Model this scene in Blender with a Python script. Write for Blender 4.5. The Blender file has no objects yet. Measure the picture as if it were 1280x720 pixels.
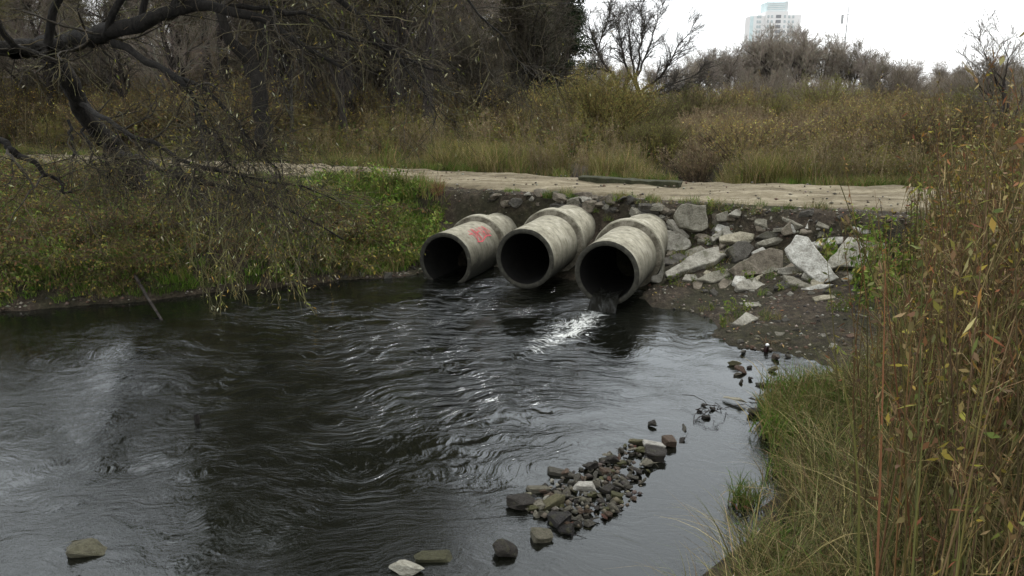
import bpy, bmesh, math, random
import numpy as np
from mathutils import Vector, Matrix, noise as mnoise

# ------------------------------------------------------------------ camera / world / light
sc = bpy.context.scene
H = 3.9
FPX = 960.0                     # focal length in photo pixels (1280 wide)
PITCH = math.atan(240.0 / FPX)  # horizon 240 px above the centre
cam_d = bpy.data.cameras.new('camera')
cam = bpy.data.objects.new('camera', cam_d)
sc.collection.objects.link(cam)
cam.location = (0, 0, H)
cam.rotation_euler = (math.pi / 2 - PITCH, 0, 0)
cam_d.sensor_width = 36.0
cam_d.lens = 36.0 * FPX / 1280.0
cam_d.clip_start = 0.05
cam_d.clip_end = 6000
sc.camera = cam

SUN_EL, SUN_AZ = math.radians(58), math.radians(48)
w = bpy.data.worlds.new('World'); sc.world = w; w.use_nodes = True
nt = w.node_tree
bg = nt.nodes['Background']
sky = nt.nodes.new('ShaderNodeTexSky'); sky.sky_type = 'NISHITA'; sky.sun_disc = False
sky.sun_elevation = SUN_EL; sky.sun_rotation = SUN_AZ
sky.air_density = 1.0; sky.dust_density = 1.0; sky.ozone_density = 1.0
hs = nt.nodes.new('ShaderNodeHueSaturation'); hs.inputs['Saturation'].default_value = 0.22
nt.links.new(sky.outputs[0], hs.inputs['Color'])
# even overcast: a pale cloud layer over the sky, only faintly uneven
tcw = nt.nodes.new('ShaderNodeTexCoord'); cn = nt.nodes.new('ShaderNodeTexNoise'); cn.inputs['Scale'].default_value = 2.5; cn.inputs['Detail'].default_value = 4
nt.links.new(tcw.outputs['Generated'], cn.inputs['Vector'])
cr_ = nt.nodes.new('ShaderNodeValToRGB'); cr_.color_ramp.elements[0].position = 0.3; cr_.color_ramp.elements[1].position = 0.75
cr_.color_ramp.elements[0].color = (0.82, 0.85, 0.87, 1); cr_.color_ramp.elements[1].color = (1, 1, 1, 1)
nt.links.new(cn.outputs[0], cr_.inputs[0])
cs = nt.nodes.new('ShaderNodeVectorMath'); cs.operation = 'SCALE'; cs.inputs['Scale'].default_value = 11.0
nt.links.new(cr_.outputs[0], cs.inputs[0])
cm = nt.nodes.new('ShaderNodeMix'); cm.data_type = 'RGBA'; cm.inputs[0].default_value = 0.82
nt.links.new(hs.outputs[0], cm.inputs[6]); nt.links.new(cs.outputs[0], cm.inputs[7])
nt.links.new(cm.outputs[2], bg.inputs['Color'])
bg.inputs['Strength'].default_value = 0.15
sun_d = bpy.data.lights.new('sun', 'SUN'); sun_d.energy = 1.5; sun_d.angle = math.radians(12)
sun_d.color = (1.0, 0.97, 0.92)
sun = bpy.data.objects.new('sun', sun_d); sc.collection.objects.link(sun)
sd = Vector((math.sin(SUN_AZ) * math.cos(SUN_EL), math.cos(SUN_AZ) * math.cos(SUN_EL), math.sin(SUN_EL)))
sun.rotation_euler = sd.to_track_quat('Z', 'Y').to_euler()
sun.location = (0, 0, 60)
sc.view_settings.view_transform = 'Standard'
sc.view_settings.look = 'None'
sc.view_settings.exposure = 0.30
sc.view_settings.gamma = 1.0
sc.render.engine = 'CYCLES'
sc.cycles.max_bounces = 4
sc.cycles.transparent_max_bounces = 8
sc.cycles.use_denoising = True
sc.cycles.use_adaptive_sampling = True
sc.cycles.adaptive_threshold = 0.02

# ------------------------------------------------------------------ helpers
rng = np.random.RandomState(11)
R_ = random.Random(5)
CP, SP = math.cos(PITCH), math.sin(PITCH)
COL = sc.collection

def ray(px, py):
    rx = (px - 640) / FPX; ry = (360 - py) / FPX
    return np.array([rx, CP + ry * SP, -SP + ry * CP])
def on(px, py, t):
    return np.array([0, 0, H]) + ray(px, py) * t
def atz(px, py, z=0.0):
    d = ray(px, py); return np.array([0, 0, H]) + d * ((z - H) / d[2])
def aty(px, py, y):
    d = ray(px, py); return np.array([0, 0, H]) + d * (y / d[1])

_tab = np.random.RandomState(3).rand(256, 256)
def vn(x, y):
    xi = np.floor(x).astype(int); yi = np.floor(y).astype(int)
    fx = x - xi; fy = y - yi
    fx = fx * fx * (3 - 2 * fx); fy = fy * fy * (3 - 2 * fy)
    a = _tab[xi % 256, yi % 256]; b = _tab[(xi + 1) % 256, yi % 256]
    c = _tab[xi % 256, (yi + 1) % 256]; d = _tab[(xi + 1) % 256, (yi + 1) % 256]
    return (a * (1 - fx) + b * fx) * (1 - fy) + (c * (1 - fx) + d * fx) * fy
def fbm(x, y, o=4):
    s = 0; a = 1; t = 0
    for i in range(o):
        s = s + a * (vn(x * 2 ** i + 17.3 * i, y * 2 ** i + 5.1 * i) - 0.5); t += a; a *= 0.5
    return s / t * 2
def sstep(a, b, x):
    t = np.clip((x - a) / (b - a), 0, 1); return t * t * (3 - 2 * t)

WATER = np.array([(1.47,5.65),(2.1,6.3),(2.75,7.1),(3.05,7.9),(3.2,9.0),(3.5,9.75),(4.4,10.2),(4.8,10.7),(4.3,11.3),
    (3.5,11.7),(3.3,12.3),(3.7,13.1),(3.4,13.9),(2.75,14.1),(2.62,14.7),(2.6,15.4),(1.3,16.4),(0.3,17.3),(-0.9,18.0),(-2.0,17.0),
    (-2.7,16.5),(-3.7,16.3),(-4.8,15.7),(-6,15.3),(-7.6,14.4),(-9.5,13.8),(-14,12.2),(-25,9),(-45,5),(-45,-30),
    (16,-30),(8,-9),(3,-1),(1.1,2.5),(1.0,4.5)], float)
PN = np.array([(-60,42),(-30,31.5),(-18,27.3),(-10,24.6),(-5,22.4),(0,19.5),(3.8,17.6),(7.7,16.0),(14,13.2),(25,8),(60,-8)], float)
PF = np.array([(-60,46),(-30,35.5),(-18,31.2),(-10,28.4),(-5,26.4),(0,23.6),(4.6,21.4),(9.7,20.3),(16,18.2),(25,14),(60,-2)], float)
def yN(x): return np.interp(x, PN[:, 0], PN[:, 1])
def yF(x): return np.interp(x, PF[:, 0], PF[:, 1])
def seg_dist(x, y, poly, closed):
    p = np.stack([x, y], -1); d = np.full(x.shape, 1e9)
    n = len(poly)
    for i in range(n if closed else n - 1):
        a = poly[i]; b = poly[(i + 1) % n]; ab = b - a
        t = np.clip(((p - a) @ ab) / (ab @ ab), 0, 1)
        q = p - (a + t[..., None] * ab)
        d = np.minimum(d, np.sqrt((q * q).sum(-1)))
    return d
def in_poly(x, y, poly):
    c = np.zeros(x.shape, bool); n = len(poly)
    for i in range(n):
        x1, y1 = poly[i]; x2, y2 = poly[(i + 1) % n]
        if y1 == y2: continue
        k = ((y1 > y) != (y2 > y)) & (x < (x2 - x1) * (y - y1) / (y2 - y1) + x1)
        c ^= k
    return c
def shore(x, y):
    """signed distance to the water's edge, positive on land"""
    d = seg_dist(x, y, WATER, True)
    s = np.where(in_poly(x, y, WATER), -d, d)
    return s + 0.20 * fbm(x * 1.1, y * 1.1, 4)
PILE = np.array([atz(650, 640)[:2], atz(740, 615)[:2], atz(830, 560)[:2], atz(915, 503)[:2], atz(930, 470)[:2]])
CHAN = np.array([(5.2, 22.5), (5.9, 26), (6.4, 30)], float)
PZ = 1.6
def h(x, y):
    x = np.asarray(x, float); y = np.asarray(y, float)
    s = shore(x, y)
    n = fbm(x * 0.7, y * 0.7, 4); nf = fbm(x * 3.1, y * 3.1, 3)
    dp = np.maximum(seg_dist(x, y, PN, False) + 0.35 * fbm(x * 1.3 + 9, y * 1.3, 3), 0)
    r = np.clip(s, 0, None) / (np.clip(s, 0, None) + dp + 0.02)
    left = sstep(-2.6, -5.0, x)
    scarp = 0.10 + PZ * (0.50 * np.clip(r / 0.8, 0, 1) + 0.45 * sstep(0.72, 0.93, r)) - 0.08
    smooth = 0.05 + (PZ - 0.08) * (0.35 * sstep(0.0, 0.10, r) + 0.65 * r)
    land = scarp * (1 - left) + smooth * left
    land = land + 0.10 * n * sstep(0, .6, s) + 0.05 * nf * sstep(0, .3, s)
    rb = 1.75 * sstep(0.2, 4.2, s) * sstep(12.5, 9.0, y) * sstep(0.5, 2.0, x) + 0.1 * n
    land = np.maximum(land, np.where(s > 0, rb, -9))
    land = np.maximum(land, 0.02 + 0.03 * np.clip(s, 0, 1))
    depth = -0.03 - 0.75 * sstep(0, 3.2, -s) + 0.10 * n + 0.03 * nf
    dpl = seg_dist(x, y, PILE, False)
    depth = np.maximum(depth, -0.10 - 0.5 * np.clip(dpl - 0.25, 0, 2) + 0.03 * nf)
    depth = np.minimum(depth, -0.03)
    z = np.where(s > 0, land, depth)
    yn = yN(x); yf = yF(x)
    onp = (y >= yn) & (y <= yf)
    z = np.where(onp, PZ - 0.05 - 0.14 * sstep(0.1, 0.8, np.minimum(y - yn, yf - y)), z)
    north = y > yf
    dn = y - yf
    zn = PZ - 0.05 - 0.15 * sstep(0, 2, dn) + 0.18 * n * sstep(0.3, 3, dn) + 0.3 * sstep(25, 120, dn)
    dc = seg_dist(x, y, CHAN, False)
    zn = zn - 1.2 * sstep(1.9, 0.6, dc) * sstep(0.2, 1.0, dn)
    return np.where(north, zn, z)
def h1(x, y): return float(h(np.array([x]), np.array([y]))[0])
def hit(px, py, t0=4.0, t1=80.0):
    d = ray(px, py); t = np.linspace(t0, t1, 1600)
    P = np.array([0, 0, H]) + d * t[:, None]
    k = np.argmax(P[:, 2] < np.maximum(h(P[:, 0], P[:, 1]), 0.0))
    if k == 0: return P[-1], t[-1]
    return P[k], t[k]

def tag(o, label=None, cat=None, group=None, kind=None):
    if label: o['label'] = label
    if cat: o['category'] = cat
    if group: o['group'] = group
    if kind: o['kind'] = kind
    return o
def mk(name, me, parent=None, mat=None):
    o = bpy.data.objects.new(name, me); COL.objects.link(o)
    if parent: o.parent = parent
    if mat and me and not me.materials: me.materials.append(mat)
    return o
def empty(name, loc=(0, 0, 0)):
    o = bpy.data.objects.new(name, None); COL.objects.link(o); o.location = loc
    o.empty_display_size = 0.2
    return o
def mesh_np(name, V, quads=None, tris=None, col=None, smooth=False):
    me = bpy.data.meshes.new(name)
    V = np.asarray(V, np.float32).reshape(-1, 3)
    q = np.zeros((0, 4), int) if quads is None else np.asarray(quads, int).reshape(-1, 4)
    t = np.zeros((0, 3), int) if tris is None else np.asarray(tris, int).reshape(-1, 3)
    me.vertices.add(len(V)); me.vertices.foreach_set('co', V.ravel())
    lv = np.concatenate([q.ravel(), t.ravel()]).astype(np.int32)
    me.loops.add(len(lv)); me.loops.foreach_set('vertex_index', lv)
    st = np.concatenate([np.arange(len(q)) * 4, len(q) * 4 + np.arange(len(t)) * 3]).astype(np.int32)
    me.polygons.add(len(st)); me.polygons.foreach_set('loop_start', st)
    if smooth: me.polygons.foreach_set('use_smooth', np.ones(len(st), bool))
    if col is not None:
        a = me.attributes.new('col', 'FLOAT_COLOR', 'POINT')
        c = np.ones((len(V), 4), np.float32); c[:, :3] = col
        a.data.foreach_set('color', c.ravel())
    me.update(calc_edges=True)
    return me
def norm(v): return v / np.maximum(np.linalg.norm(v, axis=-1, keepdims=True), 1e-9)

class Geo:
    """accumulates vertex/face arrays"""
    def __init__(s): s.V = []; s.Q = []; s.T = []; s.C = []; s.n = 0
    def add(s, V, Q=None, T=None, C=None):
        V = V.reshape(-1, 3)
        if Q is not None: s.Q.append(Q.reshape(-1, 4) + s.n)
        if T is not None: s.T.append(T.reshape(-1, 3) + s.n)
        s.V.append(V)
        if C is None: C = np.ones((len(V), 3)) * 0.5
        s.C.append(np.broadcast_to(C, (len(V), 3)) if np.ndim(C) == 1 else C.reshape(-1, 3))
        s.n += len(V)
    def mesh(s, name, smooth=False):
        return mesh_np(name, np.concatenate(s.V), np.concatenate(s.Q) if s.Q else None,
                       np.concatenate(s.T) if s.T else None, np.concatenate(s.C), smooth)

def tubes(g, P, R, sides=3, col=(.5, .5, .5), rg=rng):
    M, N = P.shape[:2]
    T = norm(np.gradient(P, axis=1))
    ref = norm(rg.normal(size=(M, 1, 3)))
    A = norm(np.cross(T, ref)); B = np.cross(T, A)
    k = np.arange(sides) * 2 * np.pi / sides
    RR = R[..., None] if R.ndim == 3 else R[:, :, None, None]
    V = P[:, :, None] + RR * (np.cos(k)[:, None] * A[:, :, None] + np.sin(k)[:, None] * B[:, :, None])
    idx = np.arange(M * N * sides).reshape(M, N, sides)
    a = idx[:, :-1]; b = idx[:, 1:]
    Q = np.stack([a, np.roll(a, -1, 2), np.roll(b, -1, 2), b], -1)
    col = np.asarray(col, float)
    if col.ndim == 2: col = np.repeat(col, N * sides, 0)
    g.add(V, Q=Q, C=col)

def grow(P, R, per, t0, t1, L, ang, n, trop=0.0, wig=0.15, rr=0.6, rtip=0.3, tv=(0, 0, 1), lt=0.5, rg=rng, rmax=9, up=None):
    M, N = P.shape[:2]
    pi = np.repeat(np.arange(M), per); cnt = len(pi)
    t = rg.uniform(t0, t1, cnt); f = t * (N - 1); i = np.minimum(f.astype(int), N - 2); f = (f - i)[:, None]
    base = P[pi, i] * (1 - f) + P[pi, i + 1] * f
    tg = norm(P[pi, i + 1] - P[pi, i])
    rb = R[pi, i] * (1 - f[:, 0]) + R[pi, i + 1] * f[:, 0]
    v = rg.normal(size=(cnt, 3))
    if up is not None: v = v + np.array(up)
    v = norm(v - (v * tg).sum(-1, keepdims=True) * tg)
    a = rg.uniform(ang[0], ang[1], cnt)[:, None]
    d = tg * np.cos(a) + v * np.sin(a)
    LL = rg.uniform(L[0], L[1], cnt) * (1 - lt * t)
    pts = [base]; tv = np.array(tv, float)
    for k in range(n - 1):
        d = norm(d + tv * trop + rg.normal(size=(cnt, 3)) * wig)
        pts.append(pts[-1] + d * (LL / (n - 1))[:, None])
    P2 = np.stack(pts, 1)
    r0 = np.minimum(rb * rr, rmax)
    R2 = r0[:, None] * np.linspace(1, rtip, n)[None]
    return P2, R2

def leaves(g, pos, size, col, asp=0.35, droop=0.3, rg=rng):
    """diamond-shaped folded leaves, four vertices each"""
    n = len(pos)
    d = norm(rg.normal(size=(n, 3)) + np.array([0, 0, -droop * 3]))
    s = norm(np.cross(d, rg.normal(size=(n, 3))))
    u = np.cross(d, s)
    size = np.asarray(size)[:, None] if np.ndim(size) else size
    V = np.stack([pos, pos + d * size * .45 + s * size * asp * .5 + u * size * .05, pos + d * size,
                  pos + d * size * .45 - s * size * asp * .5 + u * size * .05], 1)
    idx = np.arange(n * 4).reshape(n, 4)
    c = np.asarray(col, float)
    if c.ndim == 2: c = np.repeat(c, 4, 0)
    g.add(V, Q=idx, C=c)

def blades(g, base, hgt, width, lean, col, n=4, bend=1.6, rg=rng, tipc=None, az=None):
    """curved tapering grass blades"""
    M = len(base)
    if az is None: az = rg.uniform(0, 2 * np.pi, M)
    dirv = np.stack([np.cos(az), np.sin(az), np.zeros(M)], 1)
    sz = rg.uniform(0, 2 * np.pi, M)
    sidev = np.stack([np.cos(sz), np.sin(sz), np.zeros(M)], 1)
    t = np.linspace(0, 1, n)
    z = np.sin(np.clip(t[None] * (1.0), 0, 1) * np.pi / 2 * np.ones((M, 1)))
    lean = np.asarray(lean); hgt = np.asarray(hgt); width = np.asarray(width) * np.ones(M)
    up = t[None] * hgt[:, None] * (1 - 0.5 * np.clip(lean[:, None], 0, 1.6) * t[None] ** bend)
    out = hgt[:, None] * lean[:, None] * t[None] ** bend
    C = base[:, None] + out[..., None] * dirv[:, None] + up[..., None] * np.array([0, 0, 1])
    wd = width[:, None] * (1 - t[None] ** 2 * 0.92) * 0.5
    V = np.stack([C - wd[..., None] * sidev[:, None], C + wd[..., None] * sidev[:, None]], 2)
    idx = np.arange(M * n * 2).reshape(M, n, 2)
    Q = np.stack([idx[:, :-1, 0], idx[:, :-1, 1], idx[:, 1:, 1], idx[:, 1:, 0]], -1)
    c = np.asarray(col, float)
    if c.ndim == 1: c = np.broadcast_to(c, (M, 3))
    cc = np.repeat(c[:, None], n, 1)
    if tipc is not None:
        cc = cc * (1 - t[None, :, None] ** 1.5) + np.asarray(tipc) * t[None, :, None] ** 1.5
    g.add(V, Q=Q, C=np.repeat(cc.reshape(-1, 3), 2, 0))
    return C[:, -1]

def pick(cols, n, jit=0.25, rg=rng):
    c = np.array(cols, float)[rg.randint(0, len(cols), n)]
    return c * rg.uniform(1 - jit, 1 + jit, (n, 1)) * rg.uniform(0.92, 1.08, (n, 3))

# ------------------------------------------------------------------ materials
def mat(name, rough=0.9):
    m = bpy.data.materials.new(name); m.use_nodes = True
    b = m.node_tree.nodes['Principled BSDF']; b.inputs['Roughness'].default_value = rough
    b.inputs['Specular IOR Level'].default_value = 0.25
    return m, m.node_tree, b
def N(nt, t, **kw):
    n = nt.nodes.new(t)
    for k, v in kw.items():
        if k in n.inputs: n.inputs[k].default_value = v
        else: setattr(n, k, v)
    return n
def ramp(nt, fac, stops):
    r = nt.nodes.new('ShaderNodeValToRGB'); e = r.color_ramp.elements
    while len(e) < len(stops): e.new(0.5)
    for el, (p, c) in zip(e, stops):
        el.position = p; el.color = (*c, 1) if len(c) == 3 else c
    nt.links.new(fac, r.inputs[0]); return r
def mixc(nt, fac, a, b, mode='MIX'):
    m = nt.nodes.new('ShaderNodeMix'); m.data_type = 'RGBA'; m.blend_type = mode
    for sock, v in ((m.inputs[0], fac), (m.inputs[6], a), (m.inputs[7], b)):
        if hasattr(v, 'node'): nt.links.new(v, sock)
        elif isinstance(v, (int, float)): sock.default_value = v
        else: sock.default_value = (*v, 1)
    return m.outputs[2]
def noise(nt, scale, detail=5, rough=0.6, coord=None, dist=0.0):
    n = N(nt, 'ShaderNodeTexNoise', Scale=scale, Detail=detail, Roughness=rough, Distortion=dist)
    if coord is not None: nt.links.new(coord, n.inputs['Vector'])
    return n.outputs[0]
def bump(nt, b, hgt, strength=0.5, dist=0.02):
    n = N(nt, 'ShaderNodeBump', Strength=strength, Distance=dist)
    nt.links.new(hgt, n.inputs['Height']); nt.links.new(n.outputs[0], b.inputs['Normal'])
def geo_pos(nt): return nt.nodes.new('ShaderNodeNewGeometry').outputs['Position']
def obj_co(nt): return nt.nodes.new('ShaderNodeTexCoord').outputs['Object']

def plant_mat(name, trans=0.25, gain=1.0, var=0.35):
    m, t, b = mat(name, 0.75)
    a = N(t, 'ShaderNodeAttribute', attribute_name='col')
    oi = t.nodes.new('ShaderNodeObjectInfo')
    mr = N(t, 'ShaderNodeMapRange'); mr.inputs[3].default_value = gain * (1 - var); mr.inputs[4].default_value = gain * (1 + var)
    t.links.new(oi.outputs['Random'], mr.inputs[0])
    vm = N(t, 'ShaderNodeVectorMath', operation='SCALE'); t.links.new(a.outputs['Color'], vm.inputs[0]); t.links.new(mr.outputs[0], vm.inputs['Scale'])
    hsv = N(t, 'ShaderNodeHueSaturation', Saturation=1.12); t.links.new(vm.outputs[0], hsv.inputs['Color'])
    t.links.new(hsv.outputs[0], b.inputs['Base Color'])
    if trans:
        tr = t.nodes.new('ShaderNodeBsdfTranslucent'); t.links.new(hsv.outputs[0], tr.inputs[0])
        mx = t.nodes.new('ShaderNodeMixShader'); mx.inputs[0].default_value = trans
        t.links.new(b.outputs[0], mx.inputs[1]); t.links.new(tr.outputs[0], mx.inputs[2])
        t.links.new(mx.outputs[0], t.nodes['Material Output'].inputs['Surface'])
    return m
M_PLANT = plant_mat('plant', gain=1.4)
M_TWIG = plant_mat('twig', 0.0, gain=1.0)
M_LEAF = plant_mat('leaf', 0.3, gain=1.3, var=0.2)

def bark(name, dark, light, sc_=14):
    m, t, b = mat(name, 0.95)
    co = obj_co(t); mp = N(t, 'ShaderNodeMapping'); mp.inputs['Scale'].default_value = (1, 1, 0.25)
    t.links.new(co, mp.inputs[0])
    n1 = noise(t, sc_, 6, 0.7, mp.outputs[0], 1.0)
    r = ramp(t, n1, [(0.35, dark), (0.62, light)])
    t.links.new(r.outputs[0], b.inputs['Base Color'])
    bump(t, b, n1, 1.0, 0.05)
    return m
M_BARK = bark('willow_bark', (0.003, 0.0028, 0.0025), (0.017, 0.015, 0.012))
M_BARK2 = bark('tree_bark', (0.012, 0.010, 0.009), (0.055, 0.047, 0.04), 8)
M_PALEBARK = bark('pale_bark', (0.10, 0.10, 0.085), (0.30, 0.29, 0.25), 8)

# ground
M_GROUND, t, b = mat('ground_soil', 0.95)
p = geo_pos(t)
n1 = noise(t, 0.9, 6, 0.65, p); n2 = noise(t, 9, 6, 0.7, p); n3 = noise(t, 45, 3, 0.6, p)
c1 = ramp(t, n2, [(0.3, (0.018, 0.014, 0.010)), (0.52, (0.055, 0.043, 0.030)), (0.75, (0.13, 0.105, 0.075))])
c2 = ramp(t, n2, [(0.3, (0.014, 0.013, 0.008)), (0.6, (0.045, 0.042, 0.022)), (0.8, (0.10, 0.085, 0.05))])
f = ramp(t, n1, [(0.42, (0, 0, 0)), (0.58, (1, 1, 1))])
cc = mixc(t, f.outputs[0], c1.outputs[0], c2.outputs[0])
t.links.new(cc, b.inputs['Base Color'])
ad = N(t, 'ShaderNodeMath', operation='ADD'); t.links.new(n2, ad.inputs[0]); t.links.new(n3, ad.inputs[1])
bump(t, b, ad.outputs[0], 1.0, 0.06)

# path
M_PATH, t, b = mat('path_dirt', 0.95)
p = geo_pos(t)
mp = N(t, 'ShaderNodeMapping'); mp.inputs['Rotation'].default_value = (0, 0, math.radians(27)); mp.inputs['Scale'].default_value = (0.35, 1.6, 1)
t.links.new(p, mp.inputs[0])
n1 = noise(t, 1.1, 6, 0.65, mp.outputs[0], 0.5); n2 = noise(t, 6, 6, 0.7, p); n3 = noise(t, 40, 3, 0.7, p)
c1 = ramp(t, n1, [(0.22, (0.07, 0.055, 0.036)), (0.40, (0.155, 0.13, 0.084)), (0.56, (0.265, 0.23, 0.155)), (0.74, (0.40, 0.36, 0.265))])
c2 = ramp(t, n2, [(0.3, (0.55, 0.52, 0.48)), (0.6, (1, 1, 1))])
t.links.new(mixc(t, 0.8, c1.outputs[0], c2.outputs[0], 'MULTIPLY'), b.inputs['Base Color'])
ad = N(t, 'ShaderNodeMath', operation='ADD'); t.links.new(n2, ad.inputs[0]); t.links.new(n3, ad.inputs[1])
bump(t, b, ad.outputs[0], 0.8, 0.05)

# stones: the object's own colour, broken up
def stone_mat(name, wet=False):
    m, t, b = mat(name, 0.9 if not wet else 0.55)
    oi = t.nodes.new('ShaderNodeObjectInfo'); co = obj_co(t)
    ad = N(t, 'ShaderNodeVectorMath', operation='ADD'); t.links.new(co, ad.inputs[0])
    sc2 = N(t, 'ShaderNodeVectorMath', operation='SCALE', Scale=30.0); 
    cb = N(t, 'ShaderNodeCombineXYZ'); t.links.new(oi.outputs['Random'], cb.inputs[0]); t.links.new(oi.outputs['Random'], cb.inputs[1])
    t.links.new(cb.outputs[0], sc2.inputs[0]); t.links.new(sc2.outputs[0], ad.inputs[1])
    v = ad.outputs[0]
    n1 = noise(t, 5, 6, 0.7, v); n2 = noise(t, 28, 5, 0.7, v); n3 = noise(t, 2.2, 4, 0.6, v)
    r1 = ramp(t, n1, [(0.28, (0.32, 0.30, 0.26)), (0.5, (0.85, 0.84, 0.80)), (0.72, (1.25, 1.25, 1.22))])
    c = mixc(t, 1.0, oi.outputs['Color'], r1.outputs[0], 'MULTIPLY')
    r2 = ramp(t, n2, [(0.35, (0.45, 0.43, 0.40)), (0.6, (1, 1, 1))])
    c = mixc(t, 0.7, c, r2.outputs[0], 'MULTIPLY')
    r3 = ramp(t, n3, [(0.55, (0, 0, 0)), (0.68, (0.65, 0.65, 0.65))])
    c = mixc(t, r3.outputs[0], c, (0.055, 0.055, 0.028))
    t.links.new(c, b.inputs['Base Color'])
    a2 = N(t, 'ShaderNodeMath', operation='ADD'); t.links.new(n1, a2.inputs[0]); t.links.new(n2, a2.inputs[1])
    bump(t, b, a2.outputs[0], 0.9, 0.03)
    return m
M_STONE = stone_mat('rubble_concrete')
M_WETSTONE = stone_mat('river_stone', True)

# pipe concrete
M_PIPE, t, b = mat('pipe_concrete', 0.88)
p = obj_co(t); gp = geo_pos(t)
n1 = noise(t, 1.8, 6, 0.7, p, 0.4); n2 = noise(t, 14, 6, 0.7, p); n3 = noise(t, 60, 3, 0.6, p)
mp = N(t, 'ShaderNodeMapping'); mp.inputs['Scale'].default_value = (2.0, 2.6, 0.8); t.links.new(p, mp.inputs[0])
n4 = noise(t, 2.4, 5, 0.65, mp.outputs[0])
c = ramp(t, n1, [(0.28, (0.16, 0.15, 0.115)), (0.45, (0.31, 0.295, 0.235)), (0.62, (0.43, 0.41, 0.335)), (0.8, (0.50, 0.48, 0.41))])
st = ramp(t, n4, [(0.36, (0.26, 0.25, 0.20)), (0.50, (0.7, 0.69, 0.62)), (0.62, (1, 1, 1))])
cc = mixc(t, 0.6, c.outputs[0], st.outputs[0], 'MULTIPLY')
d2 = ramp(t, n2, [(0.34, (0.5, 0.48, 0.44)), (0.55, (1, 1, 1))])
cc = mixc(t, 0.6, cc, d2.outputs[0], 'MULTIPLY')
# damp algae band above the waterline, lower barrel's shade painted in too, ragged edge
sx = N(t, 'ShaderNodeSeparateXYZ'); t.links.new(gp, sx.inputs[0])
ad = N(t, 'ShaderNodeMath', operation='MULTIPLY_ADD'); t.links.new(n1, ad.inputs[0]); ad.inputs[1].default_value = -0.9; t.links.new(sx.outputs[2], ad.inputs[2])
mr = N(t, 'ShaderNodeMapRange'); t.links.new(ad.outputs[0], mr.inputs[0])
mr.inputs[1].default_value = 0.62; mr.inputs[2].default_value = -0.10; mr.inputs[3].default_value = 0; mr.inputs[4].default_value = 0.97
cc = mixc(t, mr.outputs[0], cc, (0.018, 0.018, 0.012))
t.links.new(cc, b.inputs['Base Color'])
a2 = N(t, 'ShaderNodeMath', operation='ADD'); t.links.new(n2, a2.inputs[0]); t.links.new(n3, a2.inputs[1])
bump(t, b, a2.outputs[0], 0.6, 0.012)
M_PIPE_IN, t, b = mat('pipe_inside_black', 0.8)  # near-black mottled tone over the whole bore
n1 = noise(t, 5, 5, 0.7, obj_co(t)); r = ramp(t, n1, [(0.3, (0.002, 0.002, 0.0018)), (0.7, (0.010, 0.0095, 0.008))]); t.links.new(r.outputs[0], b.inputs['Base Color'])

def flat_mat(name, c, rough=0.8, nz=8, amt=0.3):
    m, t, b = mat(name, rough)
    n1 = noise(t, nz, 4, 0.6, obj_co(t)); lo = tuple(x * (1 - amt) for x in c); hi = tuple(min(1, x * (1 + amt)) for x in c)
    r = ramp(t, n1, [(0.3, lo), (0.7, hi)]); t.links.new(r.outputs[0], b.inputs['Base Color'])
    return m

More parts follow.
